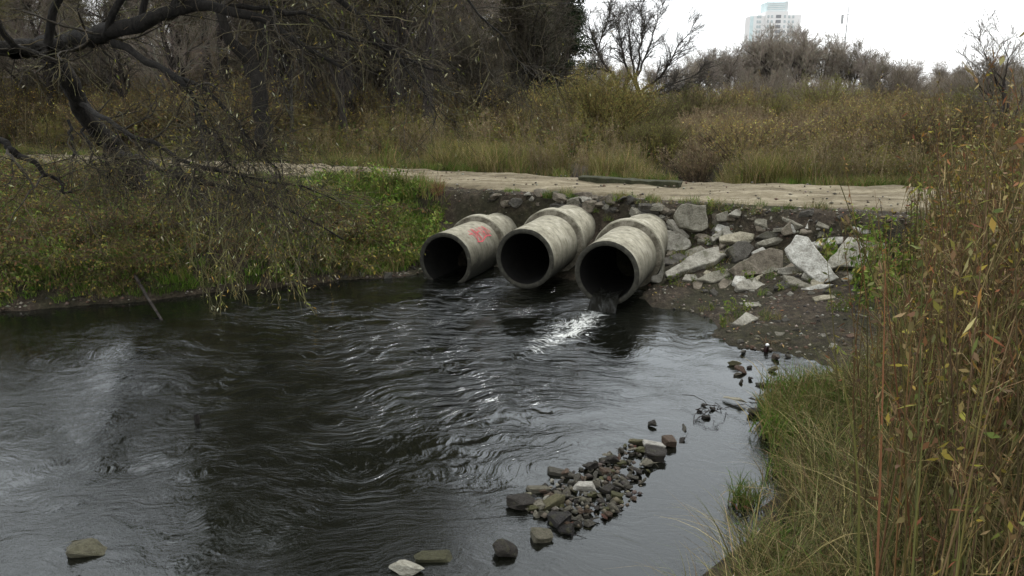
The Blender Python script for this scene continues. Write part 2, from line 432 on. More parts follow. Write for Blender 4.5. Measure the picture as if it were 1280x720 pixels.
# water
FO = np.array([1.55, 13.75]); FD = np.array(atz(640, 462)[:2]) - FO
def water_mat():
    m = bpy.data.materials.new('river_water'); m.use_nodes = True; t = m.node_tree
    t.nodes.remove(t.nodes['Principled BSDF']); out = t.nodes['Material Output']
    p = geo_pos(t)
    # flow runs towards the lower left of the pool; ripples are stretched across the flow
    wn = N(t, 'ShaderNodeTexNoise', Scale=0.42, Detail=3, Roughness=0.55); t.links.new(p, wn.inputs['Vector'])
    wo = N(t, 'ShaderNodeVectorMath', operation='SUBTRACT'); t.links.new(wn.outputs['Color'], wo.inputs[0]); wo.inputs[1].default_value = (.5, .5, .5)
    ws = N(t, 'ShaderNodeVectorMath', operation='SCALE', Scale=2.5); t.links.new(wo.outputs[0], ws.inputs[0])
    wp_ = N(t, 'ShaderNodeVectorMath', operation='ADD'); t.links.new(p, wp_.inputs[0]); t.links.new(ws.outputs[0], wp_.inputs[1])
    pw = wp_.outputs[0]
    def mapped(sx, sy, rot):
        mp = N(t, 'ShaderNodeMapping'); mp.inputs['Scale'].default_value = (sx, sy, 1); mp.inputs['Rotation'].default_value = (0, 0, rot)
        t.links.new(pw, mp.inputs[0]); return mp.outputs[0]
    nA = noise(t, 1.0, 3, 0.55, mapped(1.1, 2.6, math.radians(-12)), 0.35)
    nB = noise(t, 1.0, 3, 0.5, mapped(2.2, 6.0, math.radians(-16)), 0.5)
    nC = noise(t, 1.0, 3, 0.6, mapped(13, 20, math.radians(15)), 0.8)
    # roughness of the flow: strong near the outlets, calmer away (a real current pattern)
    big = noise(t, 0.45, 4, 0.6, p, 0.8)
    vs = N(t, 'ShaderNodeVectorMath', operation='DISTANCE'); t.links.new(p, vs.inputs[0]); vs.inputs[1].default_value = (0.6, 12.6, 0)
    d1 = N(t, 'ShaderNodeMapRange'); t.links.new(vs.outputs['Value'], d1.inputs[0])
    d1.inputs[1].default_value = 0.8; d1.inputs[2].default_value = 6.5; d1.inputs[3].default_value = 1.0; d1.inputs[4].default_value = 0.05
    pr = N(t, 'ShaderNodeSeparateXYZ'); t.links.new(p, pr.inputs[0])
    dr = N(t, 'ShaderNodeMapRange'); t.links.new(pr.outputs[0], dr.inputs[0])
    dr.inputs[1].default_value = -0.3; dr.inputs[2].default_value = 1.8; dr.inputs[3].default_value = 1.0; dr.inputs[4].default_value = 0.12
    am = N(t, 'ShaderNodeMath', operation='MULTIPLY'); t.links.new(d1.outputs[0], am.inputs[0]); t.links.new(dr.outputs[0], am.inputs[1])
    bg_ = N(t, 'ShaderNodeMapRange'); t.links.new(big, bg_.inputs[0]); bg_.inputs[1].default_value = 0.35; bg_.inputs[2].default_value = 0.65; bg_.inputs[3].default_value = 0.06; bg_.inputs[4].default_value = 1.4
    am2 = N(t, 'ShaderNodeMath', operation='MULTIPLY'); t.links.new(am.outputs[0], am2.inputs[0]); t.links.new(bg_.outputs[0], am2.inputs[1])
    s1 = N(t, 'ShaderNodeMath', operation='MULTIPLY'); t.links.new(nA, s1.inputs[0]); s1.inputs[1].default_value = 0.17
    s2 = N(t, 'ShaderNodeMath', operation='MULTIPLY_ADD'); t.links.new(nB, s2.inputs[0]); s2.inputs[1].default_value = 0.155; t.links.new(s1.outputs[0], s2.inputs[2])
    s3 = N(t, 'ShaderNodeMath', operation='MULTIPLY_ADD'); t.links.new(nC, s3.inputs[0]); s3.inputs[1].default_value = 0.022; t.links.new(s2.outputs[0], s3.inputs[2])
    sm = N(t, 'ShaderNodeMath', operation='SUBTRACT'); t.links.new(s3.outputs[0], sm.inputs[0]); sm.inputs[1].default_value = 0.174
    hm = N(t, 'ShaderNodeMath', operation='MULTIPLY'); t.links.new(sm.outputs[0], hm.inputs[0]); t.links.new(am2.outputs[0], hm.inputs[1])
    fine = N(t, 'ShaderNodeMath', operation='MULTIPLY_ADD'); t.links.new(nC, fine.inputs[0]); fine.inputs[1].default_value = 0.0022; t.links.new(hm.outputs[0], fine.inputs[2])
    bp = N(t, 'ShaderNodeBump', Strength=1.0, Distance=1.0); t.links.new(fine.outputs[0], bp.inputs['Height'])
    fr = N(t, 'ShaderNodeFresnel', IOR=1.66); t.links.new(bp.outputs[0], fr.inputs['Normal'])
    gl = N(t, 'ShaderNodeBsdfGlossy', Roughness=0.04); gl.inputs['Color'].default_value = (0.92, 0.97, 1.0, 1); t.links.new(bp.outputs[0], gl.inputs['Normal'])
    tr = N(t, 'ShaderNodeBsdfTransparent'); tr.inputs['Color'].default_value = (0.36, 0.36, 0.30, 1)
    di = N(t, 'ShaderNodeBsdfDiffuse'); di.inputs['Color'].default_value = (0.010, 0.011, 0.008, 1)
    md = t.nodes.new('ShaderNodeMixShader'); md.inputs[0].default_value = 0.45
    t.links.new(tr.outputs[0], md.inputs[1]); t.links.new(di.outputs[0], md.inputs[2])
    mx = t.nodes.new('ShaderNodeMixShader'); t.links.new(fr.outputs[0], mx.inputs[0]); t.links.new(md.outputs[0], mx.inputs[1]); t.links.new(gl.outputs[0], mx.inputs[2])
    # foam from the pipe outlet down the current
    L = float(np.linalg.norm(FD)); dx, dy = FD / L
    u = N(t, 'ShaderNodeVectorMath', operation='SUBTRACT'); t.links.new(p, u.inputs[0]); u.inputs[1].default_value = (FO[0], FO[1], 0)
    da = N(t, 'ShaderNodeVectorMath', operation='DOT_PRODUCT'); t.links.new(u.outputs[0], da.inputs[0]); da.inputs[1].default_value = (dx / L, dy / L, 0)
    db = N(t, 'ShaderNodeVectorMath', operation='DOT_PRODUCT'); t.links.new(u.outputs[0], db.inputs[0]); db.inputs[1].default_value = (-dy, dx, 0)
    nw = noise(t, 1.3, 3, 0.6, p)
    dbw = N(t, 'ShaderNodeMath', operation='MULTIPLY_ADD'); t.links.new(nw, dbw.inputs[0]); dbw.inputs[1].default_value = 0.9; dbw.inputs[2].default_value = -0.45
    db2 = N(t, 'ShaderNodeMath', operation='ADD'); t.links.new(db.outputs['Value'], db2.inputs[0]); t.links.new(dbw.outputs[0], db2.inputs[1])
    ab = N(t, 'ShaderNodeMath', operation='ABSOLUTE'); t.links.new(db2.outputs[0], ab.inputs[0])
    acr = N(t, 'ShaderNodeMapRange'); t.links.new(ab.outputs[0], acr.inputs[0]); acr.inputs[1].default_value = 0.75; acr.inputs[2].default_value = 0.0
    al = N(t, 'ShaderNodeValToRGB'); t.links.new(da.outputs['Value'], al.inputs[0])
    e = al.color_ramp.elements; e[0].position = 0.0; e[0].color = (0.75,) * 3 + (1,); e[1].position = 0.95; e[1].color = (0, 0, 0, 1)
    for ps, vv in ((0.04, 1.0), (0.45, 1.0), (0.75, 0.7)):
        q = e.new(ps); q.color = (vv,) * 3 + (1,)
    fm = N(t, 'ShaderNodeMath', operation='MULTIPLY'); t.links.new(acr.outputs[0], fm.inputs[0]); t.links.new(al.outputs[0], fm.inputs[1])
    fn = noise(t, 1.0, 6, 0.75, mapped(5, 12, math.radians(-25)), 1.5)
    th = N(t, 'ShaderNodeMath', operation='MULTIPLY_ADD'); t.links.new(fm.outputs[0], th.inputs[0]); th.inputs[1].default_value = 0.36; t.links.new(fn, th.inputs[2])
    fr2 = N(t, 'ShaderNodeMapRange'); t.links.new(th.outputs[0], fr2.inputs[0]); fr2.inputs[1].default_value = 0.76; fr2.inputs[2].default_value = 0.90
    fr2.inputs[4].default_value = 0.85
    fo = N(t, 'ShaderNodeBsdfDiffuse'); fo.inputs['Color'].default_value = (0.62, 0.64, 0.62, 1)
    m2 = t.nodes.new('ShaderNodeMixShader'); t.links.new(fr2.outputs[0], m2.inputs[0]); t.links.new(mx.outputs[0], m2.inputs[1]); t.links.new(fo.outputs[0], m2.inputs[2])
    t.links.new(m2.outputs[0], out.inputs['Surface'])
    return m
M_WATER = water_mat()

# ------------------------------------------------------------------ the setting: ground, path, water
def axis(lo, hi, a, b, step, gr=1.16):
    mid = list(np.arange(a, b, step)); L = []; s = step; x = a
    while x > lo: s *= gr; x -= s; L.append(x)
    Rr = []; s = step; x = mid[-1]
    while x < hi: s *= gr; x += s; Rr.append(x)
    return np.array(L[::-1] + mid + Rr)
def grid_mesh(name, xs, ys, f):
    X, Y = np.meshgrid(xs, ys); Z = f(X, Y)
    V = np.stack([X, Y, Z], -1).reshape(-1, 3); nx, ny = len(xs), len(ys)
    i = np.arange(nx * ny).reshape(ny, nx)
    Q = np.stack([i[:-1, :-1], i[:-1, 1:], i[1:, 1:], i[1:, :-1]], -1).reshape(-1, 4)
    return mesh_np(name, V, Q, smooth=True)
gx = axis(-1500, 1500, -13, 11, 0.13); gy = axis(-60, 3000, 3.5, 25, 0.13)
ground = tag(mk('ground', grid_mesh('ground', gx, gy, h), mat=M_GROUND), 'dark muddy river banks and rough meadow ground', 'ground', kind='structure')

def path_mesh():
    us = np.concatenate([np.arange(-60, -14, 0.8), np.arange(-14, 14, 0.14), np.arange(14, 60, 0.8)])
    vs = np.linspace(0, 1, 46)
    U, Vv = np.meshgrid(us, vs)
    y0 = yN(U) + 0.55 * fbm(U * 0.9, U * 0 + 3.3, 5) + 0.0; y1 = yF(U) + 0.45 * fbm(U * 0.7, U * 0 + 8.8, 4) + 0.1
    Y = y0 + (y1 - y0) * Vv
    edge = np.minimum(Vv, 1 - Vv)
    Z = PZ + 0.09 * fbm(U * 0.8, Y * 1.4, 4) + 0.025 * fbm(U * 4, Y * 4, 3) - 0.05 * np.exp(-((Vv - 0.33) / 0.06) ** 2) - 0.05 * np.exp(-((Vv - 0.68) / 0.06) ** 2)
    Z = Z - 0.22 * sstep(0.06, 0.0, edge)
    V3 = np.stack([U, Y, Z], -1).reshape(-1, 3); n = len(us); i = np.arange(V3.shape[0]).reshape(len(vs), n)
    Q = np.stack([i[:-1, :-1], i[:-1, 1:], i[1:, 1:], i[1:, :-1]], -1).reshape(-1, 4)
    return mesh_np('path', V3, Q, smooth=True)
path = tag(mk('path', path_mesh(), mat=M_PATH), 'pale trodden dirt track over the culvert', 'path', kind='structure')

water = tag(mk('water', grid_mesh('water', np.linspace(-48, 6.5, 80), np.linspace(-25, 19, 60), lambda X, Y: X * 0), mat=M_WATER),
            'dark rippling river pool below the pipes', 'water', kind='structure')
def stream_mesh():
    V = []; 
    for (x, y) in [(5.0, 22.6), (5.9, 26), (6.4, 30), (6.5, 31)]:
        V += [(x - 1.7, y, 0.55), (x + 1.7, y, 0.55)]
    Q = [(2 * k, 2 * k + 1, 2 * k + 3, 2 * k + 2) for k in range(3)]
    return mesh_np('stream', V, Q)
stream = tag(mk('stream', stream_mesh(), mat=M_WATER), 'dark narrow stream behind the track', 'water', kind='structure')

# ------------------------------------------------------------------ concrete pipes
def lathe(profile, seg, a_col=None):
    """revolve (a, r) about the local Y axis"""
    n = len(profile); k = np.arange(seg) * 2 * np.pi / seg
    V = np.array([[(r * math.sin(q), a, r * math.cos(q)) for q in k] for a, r in profile])
    V = V + 0.0
    i = np.arange(n * seg).reshape(n, seg)
    Q = np.stack([i[:-1], np.roll(i[:-1], -1, 1), np.roll(i[1:], -1, 1), i[1:]], -1).reshape(-1, 4)
    return V.reshape(-1, 3), Q
def rough_lathe(name, prof, seg, amp, seed):
    if isinstance(prof[0], list):
        Vs, Qs, n = [], [], 0
        for pp in prof:
            V, Q = lathe(dense(pp), seg); Vs.append(V); Qs.append(Q + n); n += len(V)
        V, Q = np.concatenate(Vs), np.concatenate(Qs)
    else: V, Q = lathe(prof, seg)
    for v in V:
        q = mnoise.noise(Vector((v[0] * 2.2 + seed, v[1] * 2.2, v[2] * 2.2))); q2 = mnoise.noise(Vector((v[0] * 9 + seed, v[1] * 9, v[2] * 9)))
        f = 1 + amp * (q + 0.5 * q2) / max(0.2, math.hypot(v[0], v[2])); v[0] *= f; v[2] *= f
        v[1] += amp * 0.8 * q2
    return mesh_np(name, V, Q, smooth=True)
def dense(prof, step=0.06):
    out = [prof[0]]
    for (a0, r0), (a1, r1) in zip(prof, prof[1:]):
        n = max(1, int(max(abs(a1 - a0), abs(r1 - r0)) / step))
        for k in range(1, n + 1): out.append((a0 + (a1 - a0) * k / n, r0 + (r1 - r0) * k / n))
    return out
PYAW = math.radians(-21)
RO, RI = 0.62, 0.525
M_RED = flat_mat('red_spray_paint', (0.42, 0.075, 0.085), 0.8, 25, 0.6)
M_RIM, t, b = mat('damp_shaded_rim', 0.8)  # wet concrete, with the shade of the outward-facing ring put into the colour
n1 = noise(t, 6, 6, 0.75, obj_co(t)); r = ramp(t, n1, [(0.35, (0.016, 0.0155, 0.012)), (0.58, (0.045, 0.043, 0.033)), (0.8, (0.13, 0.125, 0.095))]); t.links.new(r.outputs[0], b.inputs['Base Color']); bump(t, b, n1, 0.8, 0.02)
M_JOINT, t, b = mat('soiled_shaded_joint', 0.95)  # joint dirt, and the bell shoulder's shade painted into the same dark tone
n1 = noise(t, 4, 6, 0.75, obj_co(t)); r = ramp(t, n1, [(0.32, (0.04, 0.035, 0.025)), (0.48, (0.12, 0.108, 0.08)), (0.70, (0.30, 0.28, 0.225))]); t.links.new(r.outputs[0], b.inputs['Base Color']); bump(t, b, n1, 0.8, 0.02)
def make_pipe(loc, label, seed, tilt=0.0, graffiti=False):
    e = empty('concrete_pipe', loc); e.rotation_euler = (tilt, 0, PYAW)
    tag(e, label, 'pipe', 'culvert pipes under the track')
    rim = [(0.02, RI), (0.0, RI + 0.015), (0.0, RO - 0.02), (0.02, RO)]
    mk('barrel', rough_lathe('barrel', dense([(0.02, RO), (0.9, RO), (1.70, RO + 0.002)]), 72, 0.006, seed), e, M_PIPE)
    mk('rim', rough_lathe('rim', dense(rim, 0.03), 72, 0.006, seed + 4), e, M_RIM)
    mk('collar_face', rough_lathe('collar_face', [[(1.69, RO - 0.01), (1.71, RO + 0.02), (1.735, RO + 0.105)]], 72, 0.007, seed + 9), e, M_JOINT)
    mk('bell', rough_lathe('bell', [[(1.735, RO + 0.105), (1.75, RO + 0.128)], [(1.75, RO + 0.128), (1.93, RO + 0.135), (1.97, RO + 0.12)], [(1.97, RO + 0.12), (1.97, RO - 0.005)], [(1.97, RO - 0.006), (3.2, RO - 0.006), (5.2, RO - 0.006)]], 72, 0.007, seed + 9), e, M_PIPE)
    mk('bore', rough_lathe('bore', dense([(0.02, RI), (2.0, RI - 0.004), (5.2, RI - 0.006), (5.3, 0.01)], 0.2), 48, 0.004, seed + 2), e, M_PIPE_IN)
    if graffiti:
        S = [[(0, 0), (0, 1)], [(0, 0), (.28, .9)], [(.3, 0), (.3, 1)],                         # I / N-like first letter
             [(.48, .05), (.48, 1)], [(.48, .5), (.72, .55)], [(.74, 0), (.74, 1)],             # H
             [(.92, 0), (.95, 1)], [(.95, 1), (1.15, .95), (1.22, .7), (1.1, .5), (.94, .48)], [(1.0, .5), (1.25, .02)], # R-like
             [(1.32, .1), (1.36, .95)], [(1.36, .95), (1.52, .3)],
             [(-.25, .75), (.05, .70)], [(-.1, -.1), (1.4, .06)]]
        g = Geo()
        for s in S:
            pts = []
            for (u0, v0), (u1, v1) in zip(s, s[1:]):
                for q in np.linspace(0, 1, 9): pts.append((u0 + (u1 - u0) * q, v0 + (v1 - v0) * q))
            P = []
            for k, (u, v) in enumerate(pts):
                a = 0.66 + 0.52 * u + 0.02 * math.sin(9 * u); ph = math.radians(54 - 30 * v + 2.5 * math.sin(5 * u + 3 * v))
                P.append((a, ph))
            P = np.array(P)
            d = norm(np.gradient(P * np.array([1, RO]), axis=0)); nn = np.stack([-d[:, 1], d[:, 0]], 1)
            wd = 0.013 * (1 + .3 * math.sin(len(pts)))
            rows = []
            for sg in (-1, 1):
                A = P[:, 0] + sg * nn[:, 0] * wd; F = P[:, 1] + sg * nn[:, 1] * wd / RO; rr = RO + 0.011
                rows.append(np.stack([rr * np.sin(F), A, rr * np.cos(F)], 1))
            n = len(P); V = np.concatenate(rows); i = np.arange(n - 1)
            g.add(V, Q=np.stack([i, i + 1, i + 1 + n, i + n], 1))
        mk('graffiti', g.mesh('graffiti'), e, M_RED)['label'] = 'red spray-painted scribble of letters'
    return e
pl = on(556, 326.5, 16.6); pm = on(655.5, 324, 15.5); pr = on(758, 342, 14.4)
pipe_l = make_pipe(tuple(pl), 'concrete culvert pipe with red spray-painted scribble, beside the grassy bank', 1.0, 0.0, True)
pipe_m = make_pipe(tuple(pm), 'concrete culvert pipe between the two others, mouth clear of the water', 5.0, 0.02)
pipe_r = make_pipe(tuple(pr), 'concrete culvert pipe spilling white water, beside the rubble', 9.0, 0.01)

# water spilling from the right pipe
def cascade():
    ax = np.array([math.sin(-PYAW), math.cos(PYAW)]); sd_ = np.array([ax[1], -ax[0]])
    V = []; nu, nv = 26, 22
    for i in range(nv):
        v = i / (nv - 1)
        for j in range(nu):
            u = j / (nu - 1) * 2 - 1
            wd = 0.22 + 0.05 * v
            fwd = 0.5 - 0.80 * v - 0.05 * (1 - u * u) * v
            zb = pr[2] - math.sqrt(max(0.01, RI ** 2 - (u * 0.26) ** 2)) + 0.05
            z = zb if fwd > 0.0 else zb * (1 - (min(1, -fwd / 0.30)) ** 1.6) - 0.02
            n = mnoise.noise(Vector((u * 4, v * 5, 2))) * 0.03
            V.append((pr[0] + ax[0] * fwd + sd_[0] * u * wd + n, pr[1] + ax[1] * fwd + sd_[1] * u * wd + n, max(-0.03, z + n)))
    i = np.arange(nu * nv).reshape(nv, nu)
    return mesh_np('spilling_water', V, np.stack([i[:-1, :-1], i[:-1, 1:], i[1:, 1:], i[1:, :-1]], -1).reshape(-1, 4), smooth=True)
M_SPILL, t, b = mat('spilling_water', 0.5); b.inputs['Specular IOR Level'].default_value = 0.04
n1 = noise(t, 1.0, 5, 0.7, None, 0.5)
tc = obj_co(t); mp = N(t, 'ShaderNodeMapping'); mp.inputs['Scale'].default_value = (14, 4, 3); t.links.new(tc, mp.inputs[0])
n1 = noise(t, 1.0, 5, 0.7, mp.outputs[0], 0.4)
r = ramp(t, n1, [(0.46, (0.010, 0.010, 0.008)), (0.64, (0.035, 0.036, 0.034)), (0.82, (0.5, 0.52, 0.5))])
t.links.new(r.outputs[0], b.inputs['Base Color']); bump(t, b, n1, 0.8, 0.03)
tag(mk('spilling_water', cascade(), mat=M_SPILL), 'white water spilling from the pipe mouth', 'water', kind='structure')

# ------------------------------------------------------------------ rubble slabs
def slab_mesh(poly, th, seed, rough=0.015):
    """poly: 2-D outline (local x,y), extruded along -z, broken edges"""
    rg = random.Random(seed)
    pts = []
    n = len(poly)
    for i in range(n):
        a = np.array(poly[i]); c = np.array(poly[(i + 1) % n]); L = np.linalg.norm(c - a)
        m = max(1, min(4, int(L / 0.16)))
        for k in range(m):
            q = a + (c - a) * k / m
            if k: q = q + np.array([rg.uniform(-1, 1), rg.uniform(-1, 1)]) * min(0.035, L * 0.06)
            pts.append(q)
    bm = bmesh.new()
    cen = np.mean(pts, axis=0)
    top = [bm.verts.new((p[0], p[1], rg.uniform(-1, 1) * rough)) for p in pts]
    bot = []
    for p in pts:
        q = cen + (p - cen) * rg.uniform(0.86, 1.03); bot.append(bm.verts.new((q[0], q[1], -th * rg.uniform(0.8, 1.15))))
    m = len(pts)
    bm.faces.new(top); bm.faces.new(bot[::-1])
    for i in range(m): bm.faces.new((top[i], bot[i], bot[(i + 1) % m], top[(i + 1) % m]))
    bmesh.ops.recalc_face_normals(bm, faces=bm.faces)
    bmesh.ops.bevel(bm, geom=list(bm.edges), offset=min(0.018, th * 0.15), segments=1, affect='EDGES', profile=0.6)
    bmesh.ops.triangulate(bm, faces=[f for f in bm.faces if len(f.verts) > 4])
    big = [e for e in bm.edges if e.calc_length() > 0.22]
    bmesh.ops.subdivide_edges(bm, edges=big, cuts=1, use_grid_fill=True)
    for v in bm.verts:
        q = mnoise.noise_vector(v.co * 6 + Vector((seed, 0, 0))); v.co += q * rough
    me = bpy.data.meshes.new('slab'); bm.to_mesh(me); bm.free()
    return me
def slab(px, el, yaw, th, label, col, name='concrete_slab', cat='concrete slab', off=0.0, seed=[0]):
    """outline in the photo put onto a plane (normal elevation el, yaw) standing on the bank"""
    seed[0] += 1
    px = np.array(px, float)
    bx = px[:, 0].mean(); by = px[:, 1].max() - 0.25 * (px[:, 1].max() - px[:, 1].min())
    c, t = hit(bx, by)
    c = c - ray(bx, by) * (0.10 + off)
    e, yw = math.radians(el), math.radians(yaw)
    n = np.array([math.sin(yw) * math.cos(e), -math.cos(yw) * math.cos(e), math.sin(e)])
    P = []
    for q in px:
        d = ray(*q); tt = ((c - np.array([0, 0, H])) @ n) / (d @ n); P.append(np.array([0, 0, H]) + d * tt)
    P = np.array(P); cen = P.mean(0)
    xa = norm(np.cross(np.array([0, 0, 1.0]), n)); ya = np.cross(n, xa)
    poly = [((p - cen) @ xa, (p - cen) @ ya) for p in P]
    o = mk(name, slab_mesh(poly, th, seed[0]), mat=M_STONE)
    Mx = Matrix(((xa[0], ya[0], n[0], cen[0]), (xa[1], ya[1], n[1], cen[1]), (xa[2], ya[2], n[2], cen[2]), (0, 0, 0, 1)))
    o.matrix_world = Mx
    o.color = (*col, 1)
    return tag(o, label, cat, 'broken concrete on the bank', 'thing')
LG, MG, WH, BR, DK, YE = (0.36, 0.35, 0.31), (0.25, 0.24, 0.20), (0.56, 0.56, 0.53), (0.21, 0.185, 0.15), (0.10, 0.095, 0.085), (0.38, 0.355, 0.28)
SL = [
 ([(842,268),(851,255),(883,256),(886,285),(877,289),(851,284)], 22, 10, .18, 'square upright grey concrete slab lodged under the edge of the track', MG, 0.25),
 ([(823,303),(834,287),(848,289),(863,299),(864,307),(856,314),(833,317)], 35, -15, .22, 'jagged hollow lump of concrete leaning against the pipe bell', LG, 0),
 ([(834,274),(841,274),(863,296),(858,300)], 50, 30, .08, 'thin concrete strip leaning below the square upright slab', LG, 0.1),
 ([(825,322),(850,315),(861,320),(842,332),(829,330)], 60, 0, .12, 'dark flat concrete piece under the jagged hollow lump', DK, 0),
 ([(815,329),(831,328),(826,355),(813,352)], 25, -20, .12, 'short pale concrete post standing beside the pipe', LG, 0.1),
 ([(831,340),(871,315),(899,307),(900,315),(909,316),(896,326),(862,336),(833,347)], 58, -8, .16, 'long flat pale slab pointing down towards the pipe', LG, 0.12),
 ([(867,349),(890,338),(910,334),(914,343),(892,353)], 55, 0, .12, 'grey slab wedged beneath the long flat pale slab', MG, 0.02),
 ([(888,297),(904,286),(910,281),(916,286),(904,293),(892,302)], 40, 10, .12, 'pointed pale fragment with its tip raised', LG, 0.05),
 ([(899,294),(925,289),(944,292),(942,300),(900,302)], 50, 0, .13, 'flat yellowish pale slab lying below the eroded soil', YE, 0.08),
 ([(909,311),(923,301),(935,301),(944,309),(935,322),(919,328)], 40, 5, .25, 'rounded dark grey boulder between the pale slabs', DK, 0.05),
 ([(944,303),(967,296),(989,293),(981,300),(950,307)], 60, 0, .10, 'long narrow grey slab lying flat above the brown slab', MG, 0.1),
 ([(915,334),(942,317),(964,309),(980,313),(979,340),(967,342),(921,346)], 32, 5, .2, 'broad brownish slab propped against the big white one', BR, 0.1),
 ([(939,315),(954,308),(958,312),(946,320)], 45, 0, .1, 'small white chunk on top of the brownish slab', WH, 0.22),
 ([(919,357),(925,351),(942,346),(959,356),(946,363),(923,361)], 55, 5, .15, 'low pale lump alone on the mud below the brown slab', LG, 0.03),
 ([(980,311),(995,293),(1010,295),(1042,340),(1049,348),(1024,354),(985,321)], 38, -25, .17, 'big white concrete slab tilted on edge over a dark gap', WH, 0.35),
 ([(977,343),(992,345),(1016,356),(1013,361),(986,354)], 60, 0, .12, 'grey slab lying in the gap under the big white slab', MG, 0.05),
 ([(1031,298),(1055,295),(1053,304),(1036,307)], 50, 0, .12, 'small white block between the two big white slabs', WH, 0.1),
 ([(1034,328),(1061,295),(1111,304),(1121,320),(1105,337),(1061,333),(1039,335)], 42, 15, .2, 'broad pale slab half hidden by green weeds', (0.46, 0.45, 0.40), 0.15),
 ([(1014,371),(1042,368),(1046,372),(1020,376)], 65, 0, .07, 'thin yellowish plate flat on the mud', YE, 0.03),
 ([(914,404),(933,390),(950,398),(930,407)], 62, 0, .08, 'pale wedge-shaped slab at the edge of the water', LG, 0.03),
 ([(977,287),(988,276),(992,292),(980,295)], 30, 0, .1, 'small brown upright piece stuck in the eroded soil', BR, 0.08),
 ([(1019,282),(1024,275),(1038,282),(1036,287)], 35, 0, .1, 'small grey wedge in the soil above the white slabs', MG, 0.08),
 ([(895,268),(910,263),(912,276),(896,277)], 25, 0, .1, 'grey block in the soil right of the square slab', MG, 0.05),
 ([(910,268),(921,261),(928,265),(925,271)], 35, 0, .1, 'small pale chip in the soil under the track edge', LG, 0.05),
 ([(944,297),(960,288),(976,290),(970,298)], 40, 0, .14, 'dark block behind the narrow grey slab', DK, 0.05),
 ([(930,378),(948,377),(953,381),(934,384)], 65, 0, .05, 'thin grey plate on the mossy mud', LG, 0.03),
 ([(800,222),(816,219),(822,223),(806,226)], 70, 0, .05, None, WH, 0.0),
]
for i, (px, el, yaw, th, lab, col, off) in enumerate(SL):
    if lab: slab(px, el, yaw, th, lab, col, off=off)

# smaller broken pieces packed among the big slabs
rs = random.Random(31)
ZONE = [(836,292),(880,290),(905,268),(1000,274),(1085,288),(1120,310),(1110,340),(1040,362),(960,364),(880,362),(838,345)]
for k in range(62):
    for _ in range(200):
        x, y = rs.uniform(836, 1120), rs.uniform(266, 366)
        if in_poly(np.array([x]), np.array([y]), np.array(ZONE, float))[0]: break
    wd, hh_ = rs.choice([rs.uniform(7, 14), rs.uniform(12, 25)]), rs.uniform(4, 10); a0 = rs.uniform(-.5, .5)
    pts = []
    for q in range(rs.choice([4, 5, 6])):
        aa = -(q + rs.uniform(-.25, .25)) * 6.283 / 5.2; u, v = math.cos(aa) * wd, math.sin(aa) * hh_
        pts.append((x + u * math.cos(a0) - v * math.sin(a0), y + u * math.sin(a0) + v * math.cos(a0)))
    c_ = rs.choice([LG, MG, MG, BR, BR, DK, WH, YE])
    nm = {id(LG): 'pale', id(MG): 'grey', id(BR): 'brownish', id(DK): 'dark', id(WH): 'white', id(YE): 'yellowish'}[id(c_)]
    o = slab(pts, rs.uniform(30, 75), rs.uniform(-35, 35), rs.uniform(.08, .2), 'small %s broken piece packed among the big slabs' % nm, c_, off=rs.uniform(-.14, .0))
    o['group'] = 'small %s pieces among the slabs' % nm

# ------------------------------------------------------------------ stones
def rock_mesh(seed, n=16, box=0.0):
    rg = random.Random(seed); bm = bmesh.new()
    if box:
        for sx in (-1, 1):
            for sy in (-1, 1):
                for sz in (-1, 1):
                    bm.verts.new((sx * rg.uniform(.5, 1), sy * rg.uniform(.5, 1), sz * rg.uniform(.5, 1)))
        for k in range(4): bm.verts.new([rg.uniform(-1, 1) * 0.95 for _ in range(3)])
    else:
        for k in range(n):
            v = Vector([rg.gauss(0, 1) for _ in range(3)]).normalized() * rg.uniform(0.8, 1.0); bm.verts.new(v)
    r = bmesh.ops.convex_hull(bm, input=bm.verts)
    bmesh.ops.delete(bm, geom=[v for v in bm.verts if not v.link_faces], context='VERTS')
    bmesh.ops.dissolve_limit(bm, angle_limit=0.25, verts=bm.verts, edges=bm.edges)
    bmesh.ops.bevel(bm, geom=list(bm.edges), offset=0.10, segments=1, affect='EDGES')
    bmesh.ops.triangulate(bm, faces=list(bm.faces))
    bmesh.ops.subdivide_edges(bm, edges=[e for e in bm.edges if e.calc_length() > .45], cuts=1, use_grid_fill=True)
    bmesh.ops.triangulate(bm, faces=list(bm.faces))
    for v in bm.verts: v.co += mnoise.noise_vector(v.co * 1.7 + Vector((seed, 0, 0))) * 0.16 + mnoise.noise_vector(v.co * 5 + Vector((seed, 9, 0))) * 0.05
    bmesh.ops.recalc_face_normals(bm, faces=bm.faces)
    me = bpy.data.meshes.new('stone'); bm.to_mesh(me); bm.free(); me.materials.append(M_WETSTONE)
    return me
ROCKS = [rock_mesh(100 + i, 8 + i // 2) for i in range(9)]
BLOCKS = [rock_mesh(200 + i, 0, 1) for i in range(5)]
PEB = ROCKS
def stone(p, s, label, col, name='stone', cat='stone', group=None, me=None, rot=None):
    me = me or R_.choice(ROCKS)
    o = mk(name, me); o.location = p; o.scale = s
    o.rotation_euler = rot if rot is not None else (R_.uniform(-.35, .35), R_.uniform(-.35, .35), R_.uniform(0, 6.3))
    o.color = (*col, 1)
    return tag(o, label, cat, group)
